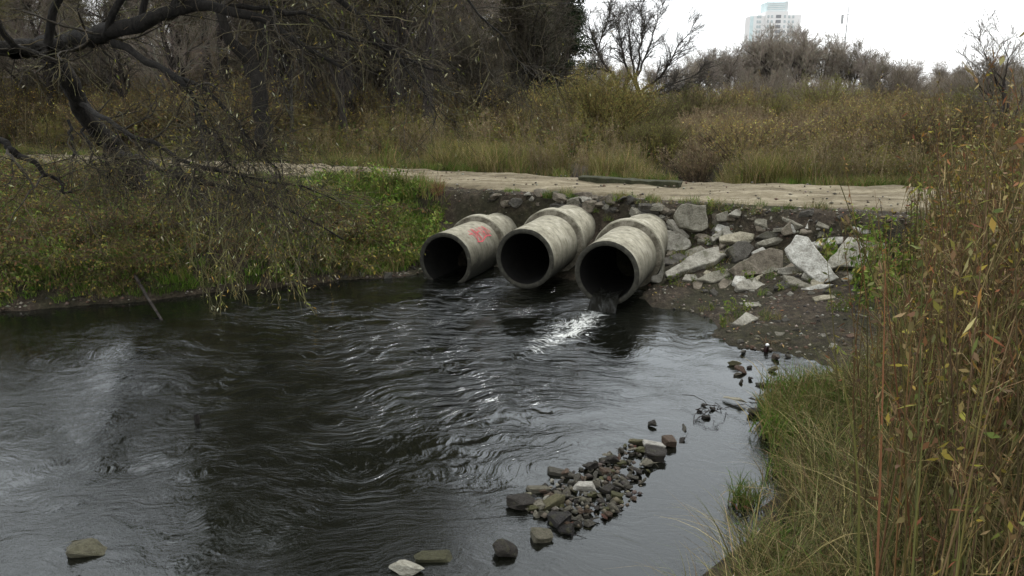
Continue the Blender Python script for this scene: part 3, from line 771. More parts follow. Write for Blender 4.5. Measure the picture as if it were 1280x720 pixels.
def px_stone(px, py, w, hh, label, col, sink=0.35, group='stones in the pool', me=None, depth=None, rot=None, zoff=0.0, **kw):
    """stone at the photo position, w x hh photo pixels"""
    p = atz(px, py + hh * 0.18, 0.0); t = p[1] / CP / 1.0
    t = np.linalg.norm(p - np.array([0, 0, H]))
    sx = w * t / FPX / 2; sz = max(hh * t / FPX / 3.1, 0.022); sy = depth if depth else min(sx, sz * 1.6)
    p[2] = sz * (1 - 2 * sink) + zoff
    k_ = 1.0 if me in BLOCKS else 1.25
    return stone(tuple(p), (sx * k_, sy * k_, sz * k_), label, col, group=group, me=me, rot=rot, **kw)
WB, WG, WO, WR, WW = (0.045, 0.04, 0.035), (0.10, 0.095, 0.08), (0.16, 0.15, 0.085), (0.20, 0.075, 0.05), (0.62, 0.61, 0.57)
z3 = lambda a=0: (0, 0, a)
px_stone(632, 687, 30, 28, 'dark round boulder alone in the pool next to the grey block', (0.035, 0.03, 0.025), 0.25, me=rock_mesh(150, 26), rot=(.1, .2, .4))
px_stone(675, 668, 34, 26, 'tan-grey block sitting low in the water beside the heap', (0.17, 0.16, 0.12), 0.3, me=BLOCKS[0], rot=(.1, .15, .3))
px_stone(655, 627, 44, 26, 'dark flat triangular stone at the tip of the heap', WB, 0.3, me=BLOCKS[1], rot=(.1, .25, .6))
px_stone(688, 629, 40, 17, 'long olive-green stone lying slantwise on the heap', WO, 0.15, me=BLOCKS[2], rot=(.1, -.35, .5))
px_stone(672, 611, 32, 14, 'worn grey brick at the edge of the heap', (0.20, 0.19, 0.15), 0.25, name='brick', cat='brick', me=BLOCKS[3], rot=(0, .05, .1))
px_stone(697, 646, 40, 32, 'large black stone at the front of the heap', (0.03, 0.028, 0.028), 0.2, me=ROCKS[4])
px_stone(709, 662, 28, 20, 'black angular stone dipping into the water under the large black one', (0.022, 0.02, 0.02), 0.3, me=ROCKS[6])
px_stone(730, 613, 32, 15, 'white oblong stone on top of the heap', WW, -0.4, me=BLOCKS[4], rot=(.05, .05, .1))
px_stone(817, 568, 34, 26, 'dark block with a white crust at the end of the heap', WB, 0.1, me=BLOCKS[0], rot=(.1, .08, -.15))
cr = px_stone(817, 560, 30, 10, 'white crust slab lying on the dark block', (0.66, 0.65, 0.62), -0.55, me=BLOCKS[2], rot=(.25, .08, -.15))
px_stone(837, 553, 18, 20, 'brown square block beside the white-crusted one', (0.14, 0.10, 0.075), 0.1, me=BLOCKS[1], rot=(.1, .1, .2))
px_stone(797, 553, 22, 16, 'mossy olive stone at the far end of the heap', WO, 0.1, me=ROCKS[2])
px_stone(700, 590, 40, 14, 'thin dark slab pointing out of the heap across the water', WG, 0.3, me=BLOCKS[3], rot=(.15, .1, -.3))
px_stone(741, 584, 26, 18, 'black wedge stone on the upper edge of the heap', WB, 0.1, me=ROCKS[1])
px_stone(765, 577, 20, 16, None, WB, 0.0, me=ROCKS[3])['label'] = 'black lump beside the black wedge stone'
COLS = [WB, WB, WG, (0.15, 0.14, 0.11), (0.13, 0.12, 0.095), (0.075, 0.07, 0.055), (0.15, 0.15, 0.07), (0.13, 0.09, 0.065), (0.24, 0.225, 0.18), (0.11, 0.11, 0.05)]
POLY = [(650,634),(668,612),(700,596),(738,582),(770,562),(800,550),(826,566),(806,596),(800,622),(770,642),(735,656),(705,668),(684,652)]
def pin(x, y, poly):
    return bool(in_poly(np.array([x]), np.array([y]), np.array(poly, float))[0])
spots = []
tries = 0
while len(spots) < 140 and tries < 6000:
    tries += 1
    x, y = R_.uniform(640, 835), R_.uniform(545, 670)
    if not pin(x, y, POLY): continue
    if any((x - a) ** 2 + ((y - c) * 1.3) ** 2 < 32 for a, c in spots): continue
    spots.append((x, y))
for i, (x, y) in enumerate(spots):
    c = R_.choice(COLS); lab = 'small dark wet stone in the heap'
    if R_.random() < 0.06: c = (0.14, 0.062, 0.045); lab = 'reddish broken brick piece among the stones of the heap'
    elif R_.random() < 0.09: c = (0.42, 0.41, 0.36); lab = 'small pale pebble among the stones of the heap'
    elif c == WO: lab = 'small olive mossy stone in the heap'
    elif c[0] > 0.12: lab = 'small grey-brown stone in the heap'
    wd = R_.choice([R_.uniform(8, 15), R_.uniform(11, 22)]) if c[0] < 0.4 else R_.uniform(6, 12)
    px_stone(x, y, wd, wd * R_.uniform(.38, .7), lab, c, R_.uniform(-0.2, 0.4), group='heap stones: ' + lab, me=R_.choice(ROCKS + ROCKS + BLOCKS))
ISO = [(815,531,14,12,'dark knobbly stone standing alone between heap and bank',WB),(853,550,17,7,'flat black stone just past the heap',WB),(853,535,18,8,'flat brown stone past the heap',WG),
 (917,501,32,14,'pale smooth flat stone beside the wire scrap',(0.40,0.38,0.30)),(918,455,18,12,'mossy stone at the head of a small row',WO),(926,463,22,13,'reddish brown stone in the small row',(0.11,0.065,0.045)),
 (922,468,10,7,'pale pebble wedged in the small row',(0.3,0.27,0.22)),(924,477,11,8,'round black stone ending the small row',WB),(937,473,14,6,'flat black stone beside the small row',WB),(936,459,9,6,'small black stone by the small row',WB),
 (965,462,16,9,'rounded olive stone alone in the shallow inlet',WO),(940,515,24,14,'dark stone half under the green grass',WB),(942,500,12,6,'little black stone near the pale smooth stone',WB),
 (875,513,9,6,None,WB),(884,521,14,9,None,WB),(892,511,11,7,None,WB),(880,506,8,5,None,WB),
 (968,447,17,11,'brown stone at the muddy water edge',(0.12,0.09,0.07)),(930,440,24,7,'long dark stone at the muddy water edge',WG),(986,446,10,8,'grey pebble by the muddy water edge',WG)]
for (x, y, a, c, lab, col) in ISO:
    px_stone(x, y, a, c, lab or 'small black stone caught in the wire scrap', col, 0.15, group='stones by the wire scrap' if lab is None else 'stones in the pool')
px_stone(112, 682, 56, 34, 'pale-topped stone awash in the dark water', (0.13, 0.125, 0.085), 0.52, me=ROCKS[3], rot=(.1, .15, .2))
px_stone(510, 712, 50, 22, 'whitish rough stone at the water surface near the mossy plank', (0.52, 0.51, 0.44), 0.25, me=ROCKS[7], rot=(.1, .05, -.4))
px_stone(540, 694, 60, 16, 'mossy plank barely breaking the water surface', (0.09, 0.09, 0.05), 0.42, name='plank', cat='plank', me=BLOCKS[4], rot=(0, .02, .1), depth=0.1)
px_stone(957, 481, 26, 5, 'short black plank floating in the shallow inlet', WB, 0.2, name='plank', cat='plank', me=BLOCKS[2], rot=(0, 0, 0.02), depth=0.06)
px_stone(185, 572, 44, 12, 'pale sunken plank under the dark water', (0.16, 0.15, 0.12), 1.6, name='plank', cat='plank', me=BLOCKS[2], rot=(0.1, -.1, .9), depth=0.08)

# stones in the eroded bank and on the muddy flat
def bank_stones(poly, n, smin, smax, cols, label, group, seed, name='stone'):
    rg = random.Random(seed); xs = [p[0] for p in poly]; ys = [p[1] for p in poly]; k = 0
    pts = []
    for _ in range(6000):
        if k >= n: break
        x, y = rg.uniform(min(xs), max(xs)), rg.uniform(min(ys), max(ys))
        if not pin(x, y, poly): continue
        if any((x - a) ** 2 + (y - c) ** 2 < 16 for a, c in pts): continue
        p, t = hit(x, y)
        if p[2] < 0.005 or t > 24: continue
        pts.append((x, y))
        s = rg.uniform(smin, smax) * t / FPX / 2
        o = stone(tuple(p), (s * rg.uniform(.9, 1.4), s * rg.uniform(.8, 1.2), s * rg.uniform(.5, .9)), label, rg.choice(cols), name=name, cat=name, group=group, me=rg.choice(ROCKS + BLOCKS))
        o.material_slots[0].link = 'OBJECT'; o.material_slots[0].material = M_STONE
        k += 1
bank_stones([(600,244),(700,240),(790,250),(845,262),(840,285),(825,290),(800,270),(740,262),(690,262),(640,262)], 60, 8, 25, [DK, MG, BR, BR, DK, LG], 'soil-stained stone in the eroded bank above the pipes', 'stones in the bank above the pipes', 1)
bank_stones([(890,262),(1000,266),(1100,275),(1120,300),(1020,292),(940,290),(890,288)], 30, 6, 17, [DK, MG, BR, BR], 'soil-stained stone in the eroded bank above the slabs', 'stones in the bank above the slabs', 2)
bank_stones([(822,340),(1060,345),(1075,385),(900,385),(830,372)], 20, 5, 15, [DK, MG, BR, LG], 'small broken stone lying between and below the slabs', 'stones between the slabs', 3)
bank_stones([(905,425),(960,392),(1080,395),(1060,455),(960,440)], 34, 5, 12, [DK, BR, MG, LG, (0.2, 0.13, 0.1)], 'pebble on the muddy flat at the water edge', 'pebbles on the muddy flat', 4, 'pebble')
bank_stones([(430,330),(520,325),(520,350),(430,352)], 14, 6, 14, [DK, MG, LG], 'stone at the foot of the grassy bank beside the pipe', 'stones at the grassy bank', 5)
bank_stones([(640,236),(700,240),(800,248),(790,243),(700,232)], 12, 4, 10, [LG, WH, MG], 'pale stone on the edge of the dirt track', 'stones on the track edge', 6)

# kerb beam at the far edge of the track
def beam(name, px0, px1, w, hh, z, label, col):
    a, c = Vector(atz(*px0, z)), Vector(atz(*px1, z)); L = (c - a).length
    o = mk(name, slab_mesh([(-L / 2 + L * k / 14, -w / 2) for k in range(15)] + [(L / 2 - L * k / 14, w / 2) for k in range(15)], hh, 77, 0.014), mat=M_STONE)
    o.location = (a + c) / 2; o.rotation_euler = (0, 0, math.atan2(c.y - a.y, c.x - a.x)); o.color = (*col, 1)
    return tag(o, label, 'concrete beam', None, 'thing')
beam('concrete_beam', (726, 220), (851, 227), 0.45, 0.5, 1.70, 'long mossy concrete beam on the far edge of the track', (0.05, 0.054, 0.03))

# bottle, wire, sticks
def simple_tube(name, pts, r0, r1, m, label, cat, sides=6, parent=None):
    g = Geo(); P = np.array(pts, float)[None]; tubes(g, P, np.linspace(r0, r1, P.shape[1])[None], sides)
    o = mk(name, g.mesh(name, True), parent, m)
    if label: tag(o, label, cat)
    return o
bp_, _ = hit(957, 440)
bt = empty('bottle', (bp_[0], bp_[1], bp_[2] - 0.01)); bt.scale = (.7, .7, .62); bt.rotation_euler = (.12, .1, 0); tag(bt, 'dark bottle with a white cap standing on the muddy flat', 'bottle')
def lathe_z(name, prof, m, parent, seg=20):
    V, Q = lathe(prof, seg); V = V[:, [0, 2, 1]]
    return mk(name, mesh_np(name, V, Q[:, ::-1], smooth=True), parent, m)
lathe_z('body', [(0, 0.001), (0, 0.045), (0.02, 0.05), (0.14, 0.05), (0.18, 0.035), (0.20, 0.022)], flat_mat('bottle_dark', (0.02, 0.008, 0.008), 0.25), bt)
lathe_z('cap', [(0.195, 0.03), (0.20, 0.042), (0.235, 0.038), (0.25, 0.02), (0.252, 0.001)], flat_mat('bottle_white', (0.75, 0.75, 0.74), 0.5, 8, 0.05), bt)
M_WIRE = flat_mat('rusty_wire', (0.02, 0.015, 0.012), 0.7)
wp = atz(886, 516, 0.03); g = Geo(); rw = np.random.RandomState(4)
for k in range(5):
    d = rw.normal(size=3) * .12; pts = [wp + rw.normal(size=3) * np.array([.12, .12, .03])]
    for q in range(9):
        d = d * .4 + rw.normal(size=3) * np.array([.07, .07, .06]); pts.append(pts[-1] + d); pts[-1][2] = np.clip(pts[-1][2], -0.03, .16)
    tubes(g, np.array(pts)[None], np.full((1, 10), .005), 4)
tag(mk('wire_scrap', g.mesh('wire_scrap', True), mat=M_WIRE), 'tangled rusty wire scrap sticking out of the shallow water', 'wire')
a0 = hit(171, 360)[0]; a1 = atz(206, 406, -0.05)
simple_tube('stake', [a0 + (0, 0, .25), a0 * .6 + a1 * .4 + (0, 0, .12), a1], .035, .02, M_BARK2, 'grey stake sloping from the bank into the pool', 'stake')
a0 = atz(247, 538, -0.1)
simple_tube('stump', [a0, a0 + (0.01, 0.0, 0.12), a0 + (0.0, .02, .2)], .045, .035, M_BARK, 'black stump of wood sticking out of the pool', 'stump')

# ------------------------------------------------------------------ foreground willow on the left bank
TW = [(0.045, 0.038, 0.024), (0.07, 0.06, 0.036), (0.022, 0.019, 0.014), (0.10, 0.09, 0.05), (0.013, 0.011, 0.009), (0.018, 0.015, 0.012)]
rgw = np.random.RandomState(21)
def limb(pts, n=14):
    """pts: (px, py, distance, thickness px) -> resampled polyline and radii"""
    P = np.array([on(a, b_, t) for a, b_, t, w_ in pts]); R = np.array([w_ * t / FPX / 2 for a, b_, t, w_ in pts])
    d = np.r_[0, np.cumsum(np.linalg.norm(np.diff(P, axis=0), axis=1))]; q = np.linspace(0, d[-1], n)
    P2 = np.stack([np.interp(q, d, P[:, k]) for k in range(3)], 1)
    # smooth
    for _ in range(2): P2[1:-1] = P2[1:-1] * .5 + (P2[:-2] + P2[2:]) * .25
    P2[1:-1] += rgw.normal(size=P2[1:-1].shape) * (0.04 if P2[0][1] < 24 else 0.05)
    k_ = (0.9 if len(pts) == 7 and pts[0][1] > 240 else 0.58 if pts[-1][1] < -100 else 0.70) if pts[0][2] < 24 else 1.0
    return P2, np.interp(q, d, R) * k_
base_p, base_t = hit(182, 248)
LIMBS = [
 limb([(186, 256, base_t, 34), (160, 207, base_t - 1.2, 28), (121, 157, base_t - 2.6, 25), (98, 128, base_t - 3.2, 24), (82, 105, base_t - 3.7, 23), (72, 75, base_t - 4.2, 26), (66, 55, base_t - 4.4, 26)]),
 limb([(20, 66, 14.5, 26), (66, 55, base_t - 4.4, 34), (131, 45, 13.6, 30), (174, 34, 13.3, 26), (210, 17, 13.1, 22), (243, 6, 12.9, 19), (279, 8, 12.7, 17), (315, 20, 12.5, 14), (344, 36, 12.4, 12), (377, 49, 12.3, 9), (420, 79, 12.1, 5), (450, 112, 12, 2)], 22),
 limb([(66, 55, base_t - 4.4, 26), (20, 62, 14.2, 24), (-40, 50, 14, 22), (-160, 20, 13.6, 16), (-300, -60, 13, 6)]),
 limb([(66, 62, base_t - 4.4, 20), (30, 72, 14, 16), (0, 40, 13.6, 14), (-50, -30, 13, 10), (-90, -140, 13, 4)]),
 limb([(141, 54, 13.5, 14), (184, 70, 13.2, 12), (226, 98, 12.9, 11), (249, 138, 12.7, 8), (262, 174, 12.6, 6), (290, 200, 12.4, 4), (320, 250, 12.2, 2)], 16),
 limb([(226, 98, 12.9, 8), (262, 115, 12.8, 7), (295, 151, 12.6, 5), (330, 190, 12.4, 4), (360, 240, 12.3, 2)]),
 limb([(100, 130, base_t - 3.2, 10), (140, 150, 14.2, 8), (200, 190, 13.6, 7), (270, 215, 13.2, 6), (340, 225, 13.0, 4), (420, 250, 12.9, 2)], 16),
 limb([(150, 190, base_t - 2, 12), (215, 215, 15, 9), (280, 240, 14.2, 7), (350, 262, 13.8, 5), (430, 300, 13.5, 2)], 16),
 limb([(210, 17, 13.1, 12), (270, -40, 12.6, 12), (360, -60, 12.2, 10), (430, -10, 12, 9), (466, 38, 11.9, 8), (495, 65, 11.8, 6), (515, 92, 11.8, 4), (545, 140, 11.8, 2)], 18),
 limb([(131, 45, 13.6, 16), (160, -20, 13, 14), (230, -120, 12.4, 11), (330, -230, 12, 8), (450, -320, 12, 3)]),
 limb([(60, 55, 13.6, 18), (80, -60, 13, 14), (130, -200, 12.4, 11), (190, -380, 12, 6), (260, -520, 12, 3)]),
 limb([(279, 8, 12.7, 9), (330, 5, 12.5, 8), (400, 30, 12.2, 6), (470, 60, 12, 5), (560, 90, 11.9, 2)]),
 limb([(360, -60, 12.2, 8), (470, -80, 12, 7), (560, -30, 11.8, 5), (620, 40, 11.8, 3), (660, 90, 11.8, 1.5)]),
 limb([(210, 17, 13.1, 12), (300, -150, 12.6, 11), (380, -350, 12.2, 8), (430, -620, 12, 3)]), limb([(174, 34, 13.3, 14), (240, -200, 12.6, 12), (300, -450, 12.2, 8), (330, -720, 12, 3)]), limb([(360, -60, 12.2, 9), (430, -200, 12.2, 8), (480, -420, 12.2, 5), (500, -600, 12.2, 2)]),
 limb([(0, 175, 13.5, 12), (25, 190, 13.4, 11), (46, 206, 13.4, 8), (90, 240, 13.4, 3)]),
 limb([(85, 150, 14.2, 5), (90, 165, 14.1, 5), (92, 195, 14, 4)], 8), limb([(105, 160, 14.2, 5), (112, 190, 14.1, 4), (124, 230, 14, 2)], 8), limb([(130, 180, 14.2, 6), (133, 205, 14.1, 5), (136, 225, 14, 3)], 8),
]
def willow():
    e = empty('willow_tree', tuple(base_p)); tag(e, 'dark leaning willow on the grassy bank, bare twigs hanging over the pool', 'tree')
    g = Geo()
    for P, R in LIMBS:
        m_ = len(P) * 4; q = np.linspace(0, 1, m_); q0 = np.linspace(0, 1, len(P)); P4 = np.stack([np.interp(q, q0, P[:, k]) for k in range(3)], 1); R4 = np.interp(q, q0, R)
        ang = np.arange(14) / 14 * 6.283; nz = fbm(3 + np.cos(ang)[None] * 1.6 + q[:, None] * len(P) * 1.3 + 50 * R[0], 7 + np.sin(ang)[None] * 1.6 + q[:, None] * 0, 4)
        tubes(g, P4[None], (R4[:, None] * (1 + .38 * nz))[None], 14, (.03, .025, .02), rgw)
    off = np.array(base_p)
    def fin(g, name, m):
        me = g.mesh(name, True); o = mk(name, me, e, m); o.matrix_parent_inverse = Matrix.Translation(-Vector(base_p)); return o
    fin(g, 'trunk', M_BARK)
    gb = Geo(); gt = Geo(); gl = Geo()
    for k, (P, R) in enumerate(LIMBS):
        n1 = {0: 2, 2: 6, 3: 6, 9: 34, 10: 30, 13: 40, 14: 40, 15: 40, 1: 26, 8: 24, 11: 24, 12: 24}.get(k, 16)
        if k in (6, 7, 4, 5): n1 = 24
        if k >= 16: n1 = 6
        down = k in (4, 5, 6, 7, 8)
        A, RA = grow(P[None], R[None], n1, 0.38 if k in (4, 5, 6, 7) else 0.12, 0.98, (0.7, 1.9), (0.4, 1.2), 7, -0.05 if down else 0.03, 0.22, 0.55, 0.35, lt=0.35, rg=rgw, rmax=0.035)
        B, RB = grow(A, RA, 6, 0.15, 1.0, (0.4, 1.3), (0.45, 1.25), 6, -0.06, 0.26, 0.6, 0.4, lt=0.3, rg=rgw, rmax=0.012)
        Cc, RC = grow(B, RB, 5, 0.05, 0.95, (0.25, 0.85), (0.45, 1.3), 5, -0.08, 0.24, 0.7, 0.5, lt=0.3, rg=rgw, rmax=0.0048)
        RC = np.maximum(RC, 0.0022)
        tubes(gb, A, np.maximum(RA, .006), 4, (0.035, 0.03, 0.022), rgw)
        tubes(gt, B, np.maximum(RB, .0038), 3, pick(TW, len(B), .3, rgw), rgw)
        keep = rgw.rand(len(Cc)) < (0.95)
        tubes(gt, Cc[keep], RC[keep], 3, pick(TW, keep.sum(), .35, rgw), rgw)
        # few remaining narrow leaves
        tip = Cc[:, -1]; sel = rgw.rand(len(tip)) < (0.42 if down else 0.14)
        ps = tip[sel]
        if len(ps): leaves(gl, ps, rgw.uniform(.05, .10, len(ps)), pick([(0.20, 0.20, 0.06), (0.12, 0.14, 0.04), (0.34, 0.33, 0.22), (0.22, 0.17, 0.06)], len(ps), .3, rgw), 0.24, 0.5, rgw)
    fin(gb, 'branches', M_TWIG)['kind'] = 'stuff'; fin(gt, 'twigs', M_TWIG)['kind'] = 'stuff'; fin(gl, 'leaves', M_LEAF)['kind'] = 'stuff'
willow()

# long twigs dipping to the water
def hanging():
    g = Geo(); gl = Geo(); r = np.random.RandomState(8)
    p0 = hit(330, 300)[0]
    st = []
    for (x0, y0, x1, y1) in [(300, 240, 262, 408), (280, 250, 285, 400), (350, 230, 365, 395), (330, 260, 380, 392), (240, 240, 270, 390), (400, 260, 420, 360), (420, 250, 445, 345), (360, 280, 340, 372), (200, 230, 225, 360), (310, 250, 300, 380)]:
        for q in range(3):
            a = on(x0 + r.uniform(-20, 20), y0 + r.uniform(-15, 15), 13.6); c = atz(x1 + r.uniform(-15, 15), y1 - r.uniform(0, 25), 0.02)
            t = np.linspace(0, 1, 9)[:, None]; P = a * (1 - t) + c * t + r.normal(size=(9, 3)) * 0.05 + np.array([0, -.25, .2]) * np.sin(t * np.pi)
            st.append(P)
    S = np.array(st); R = np.linspace(.011, .004, 9)[None] * np.ones((len(S), 1))
    tubes(g, S, R, 4, pick([(0.12, 0.115, 0.055), (0.08, 0.07, 0.04)], len(S), .2, r), r)
    B, RB = grow(S, R, 9, 0.3, 1, (.25, .7), (.3, .9), 6, -.10, .2, .6, .4, rg=r); B[..., 2] = np.maximum(B[..., 2], 0.01)
    tubes(g, B, np.maximum(RB, .003), 3, pick([(0.16, 0.15, 0.07), (0.10, 0.09, 0.05)], len(B), .3, r), r)
    tip = B[:, 1:].reshape(-1, 3); sel = r.rand(len(tip)) < .22
    leaves(gl, tip[sel], r.uniform(.05, .11, sel.sum()), pick([(0.24, 0.24, 0.08), (0.38, 0.37, 0.26), (0.16, 0.18, 0.05), (0.3, 0.22, 0.08)], sel.sum(), .3, r), .26, .6, r)
    e = empty('overhanging_shrub', (p0[0], p0[1], p0[2])); tag(e, 'thin olive twigs with pale leaves drooping from the bank into the pool', 'shrub')
    for gg, nm, m in ((g, 'twigs', M_TWIG), (gl, 'leaves', M_LEAF)):
        o = mk(nm, gg.mesh(nm, True), e, m); o.matrix_parent_inverse = Matrix.Translation(-Vector(p0)); o['kind'] = 'stuff'
hanging()

# ------------------------------------------------------------------ tree prototypes (shared meshes)
def bare_tree(seed, hgt, spread, n1=14, lean=0.0, fork=False, twig=(0.075, 0.066, 0.052), up=0.10, dens=5, rt=0.013, tl=1.0, low=None):
    r = np.random.RandomState(seed); gt = Geo(); gc = Geo()
    n = 12; t = np.linspace(0, 1, n)
    P = np.stack([lean * hgt * t ** 1.4 + 0.03 * hgt * fbm(t * 3 + seed, t * 0 + 1, 3), 0.04 * hgt * fbm(t * 3 + seed + 40, t * 0 + 2, 3), hgt * (0.55 if fork else 0.92) * t], 1); P -= P[0]
    R = hgt * 0.017 * (1 - t * (0.55 if fork else 0.86)); R[0] *= 1.35
    tubes(gt, P[None], R[None], 8, twig, r)
    A, RA = grow(P[None], R[None], n1, low if low else (0.14 if fork else 0.24), 1.0, (spread * 0.55 * hgt, spread * hgt), (0.35, 0.95), 9, up, 0.16, 0.62, 0.22, lt=0.35, rg=r)
    tubes(gt, A, RA, 6, twig, r)
    B, RB = grow(A, RA, 7, 0.22, 1.0, (0.10 * hgt * tl, 0.24 * hgt * tl), (0.35, 0.95), 6, up * .7, 0.17, 0.6, 0.35, lt=0.35, rg=r)
    tubes(gc, B, np.maximum(RB, rt), 4, pick([twig], len(B), .2, r) * 0.8, r)
    Cc, RC = grow(B, RB, dens, 0.12, 1.0, (0.06 * hgt * tl, 0.13 * hgt * tl), (0.3, 0.9), 5, up * .4, 0.18, 0.6, 0.4, lt=0.3, rg=r)
    tubes(gc, Cc, np.maximum(RC, rt * .72), 3, pick([twig], len(Cc), .25, r), r)
    D, RD = grow(Cc, RC, dens, 0.12, 1.0, (0.03 * hgt * tl, 0.07 * hgt * tl), (0.3, 0.9), 4, 0.02, 0.2, 0.7, 0.5, lt=0.3, rg=r)
    tubes(gc, D, np.maximum(RD, rt * .5), 3, pick([twig], len(D), .3, r), r)
    mt = gt.mesh('trunk', True); mc = gc.mesh('crown')
    mt.materials.append(M_BARK2); mc.materials.append(M_TWIG)
    return mt, mc, D[:, -1]
def conifer(seed, hgt, spread, low=.12):
    r = np.random.RandomState(seed); gt = Geo(); gc = Geo()
    t = np.linspace(0, 1, 8); P = np.stack([0 * t, 0 * t, hgt * t], 1); tubes(gt, P[None], (hgt * .014 * (1.02 - t))[None], 7, (.04, .03, .02), r)
    A, RA = grow(P[None], np.full((1, 8), .05), 130, low, .99, (spread * .8, spread * 1.1), (1.2, 1.7), 6, .03, .07, .6, .2, lt=.92, rg=r)
    tubes(gc, A, RA, 3, (.03, .026, .02), r)
    B, RB = grow(A, RA, 9, .15, 1, (.5, 1.1), (.5, 1.0), 4, -.05, .1, .4, .4, lt=.4, rg=r); tubes(gc, B, RB * .5, 3, (.03, .03, .018), r)
    pos = B.reshape(-1, 3); pos = np.repeat(pos, 4, 0) + r.normal(size=(len(pos) * 4, 3)) * .12
    leaves(gc, pos, r.uniform(.22, .45, len(pos)), pick([(0.020, 0.030, 0.014), (0.030, 0.040, 0.018), (0.014, 0.022, 0.011)], len(pos), .3, r), .3, .2, r)
    mt = gt.mesh('trunk', True); mc = gc.mesh('crown'); mt.materials.append(M_BARK2); mc.materials.append(M_PLANT); return mt, mc
def shrub(seed, hgt, rad, stems, tw, leafc=None, nleaf=0.0, per=(6, 5), lsize=(.06, .12), ang=.9):
    r = np.random.RandomState(seed); gt = Geo(); gc = Geo()
    az = r.uniform(0, 2 * np.pi, stems); out = r.uniform(0.05, 1, stems) ** .7
    n = 8; t = np.linspace(0, 1, n)
    L = hgt * (1.0 - .35 * out) * r.uniform(.75, 1.05, stems)
    base = np.stack([np.cos(az) * rad * .22 * out, np.sin(az) * rad * .22 * out], 1)
    ho = rad * out * .85
    P = np.stack([base[:, :1] + np.cos(az)[:, None] * ho[:, None] * t[None] ** 1.3, base[:, 1:] + np.sin(az)[:, None] * ho[:, None] * t[None] ** 1.3, L[:, None] * t[None] ** .9], -1)
    P[:, 1:] += r.normal(size=P[:, 1:].shape) * .03 * hgt / 3
    R = np.linspace(.022, .006, n)[None] * np.ones((stems, 1)) * hgt / 3
    tubes(gt, P, R, 4, pick(tw, stems, .2, r) * .7, r)
    B, RB = grow(P, R, per[0], .2, 1, (.18 * hgt, .36 * hgt), (.25, ang), 5, .10, .12, .6, .4, rg=r); tubes(gc, B, np.maximum(RB, .005), 3, pick(tw, len(B), .25, r), r)
    Cc, RC = grow(B, RB, per[1], .15, 1, (.08 * hgt, .2 * hgt), (.25, ang), 4, .06, .15, .6, .5, rg=r); tubes(gc, Cc, np.maximum(RC, .0035), 3, pick(tw, len(Cc), .3, r), r)
    if leafc:
        pos = Cc[:, 1:].reshape(-1, 3); sel = r.rand(len(pos)) < nleaf
        leaves(gc, pos[sel], r.uniform(lsize[0], lsize[1], sel.sum()), pick(leafc, sel.sum(), .3, r), .4, .2, r)
    mt = gt.mesh('stem', True); mc = gc.mesh('foliage'); mt.materials.append(M_TWIG); mc.materials.append(M_PLANT); return mt, mc
def thing2(name, loc, meshes, names, rz, s, label, cat, group=None, tilt=0):
    e = empty(name, loc); e.rotation_euler = (tilt, 0, rz); e.scale = s if hasattr(s, '__len__') else (s, s, s)
    for m_, nm in zip(meshes, names): mk(nm, m_, e)
    return tag(e, label, cat, group)

TD = (0.075, 0.066, 0.046); TG = (0.16, 0.14, 0.115); TO = (0.12, 0.11, 0.055)
T1 = bare_tree(1, 15, .34, 18, .04, False, TO, dens=6, rt=.016)[:2]
T2 = bare_tree(2, 14, .36, 20, -.10, True, TD, dens=6, rt=.016)[:2]
T3 = bare_tree(3, 17, .28, 22, .02, False, TG, dens=6, rt=.016)[:2]
T4 = bare_tree(4, 10, .55, 12, .12, True, TG, up=.12, dens=5, rt=.014)[:2]
T5 = bare_tree(5, 11, .50, 14, -.10, True, (0.22, 0.195, 0.16), up=.14, dens=6, rt=.02)[:2]
T6 = bare_tree(6, 9, .60, 26, .05, True, (0.25, 0.22, 0.185), up=.08, dens=5, rt=.018, tl=1.3, low=.05)[:2]
K3 = conifer(9, 25, 4.2, .40); K1 = conifer(7, 18, 3.4); K2 = conifer(8, 15, 3.0)

def plant_tree(px, y, T, s, label, group, rz=None, name='bare_tree', cat='tree', tilt=0):
    p = aty(px, 200, y); x = p[0] ; z = h1(x, y) - 0.1
    return thing2(name, (x, y, z), T, ('trunk', 'crown'), R_.uniform(0, 6.3) if rz is None else rz, s, label, cat, group, tilt)
# second forked tree behind the willow, by the track
p2 = aty(329, 175, 30.5)
g = Geo(); P2 = []
def limb2(pts, n=12): return limb(pts, n)
D2 = 30.0
L2 = [limb2([(331, 196, D2, 24), (329, 150, D2, 20), (321, 98, D2, 19), (315, 79, D2, 20)]), limb2([(315, 79, D2, 17), (289, 56, D2 - .5, 14), (272, 20, D2 - 1, 11), (262, -40, D2 - 1, 7), (240, -120, D2 - 1, 2)]),
      limb2([(315, 79, D2, 17), (328, 49, D2, 15), (331, 26, D2, 14), (342, -30, D2, 11), (360, -140, D2, 5), (372, -220, D2, 2)]), limb2([(331, 26, D2, 9), (380, -30, D2 - 1, 7), (440, -110, D2 - 2, 3)])]
e2b = hit(331, 196)[0]; e2b = on(331, 196, D2)
e2 = empty('forked_tree', (e2b[0], e2b[1], h1(e2b[0], e2b[1]))); tag(e2, 'dark forked tree trunk standing behind the dirt track by the willow', 'tree')
L2[0][0][0][2] = h1(e2b[0], e2b[1]) - .1
gc = Geo()
for P, R in L2: tubes(g, P[None], R[None], 9, (.03, .03, .02), rgw)
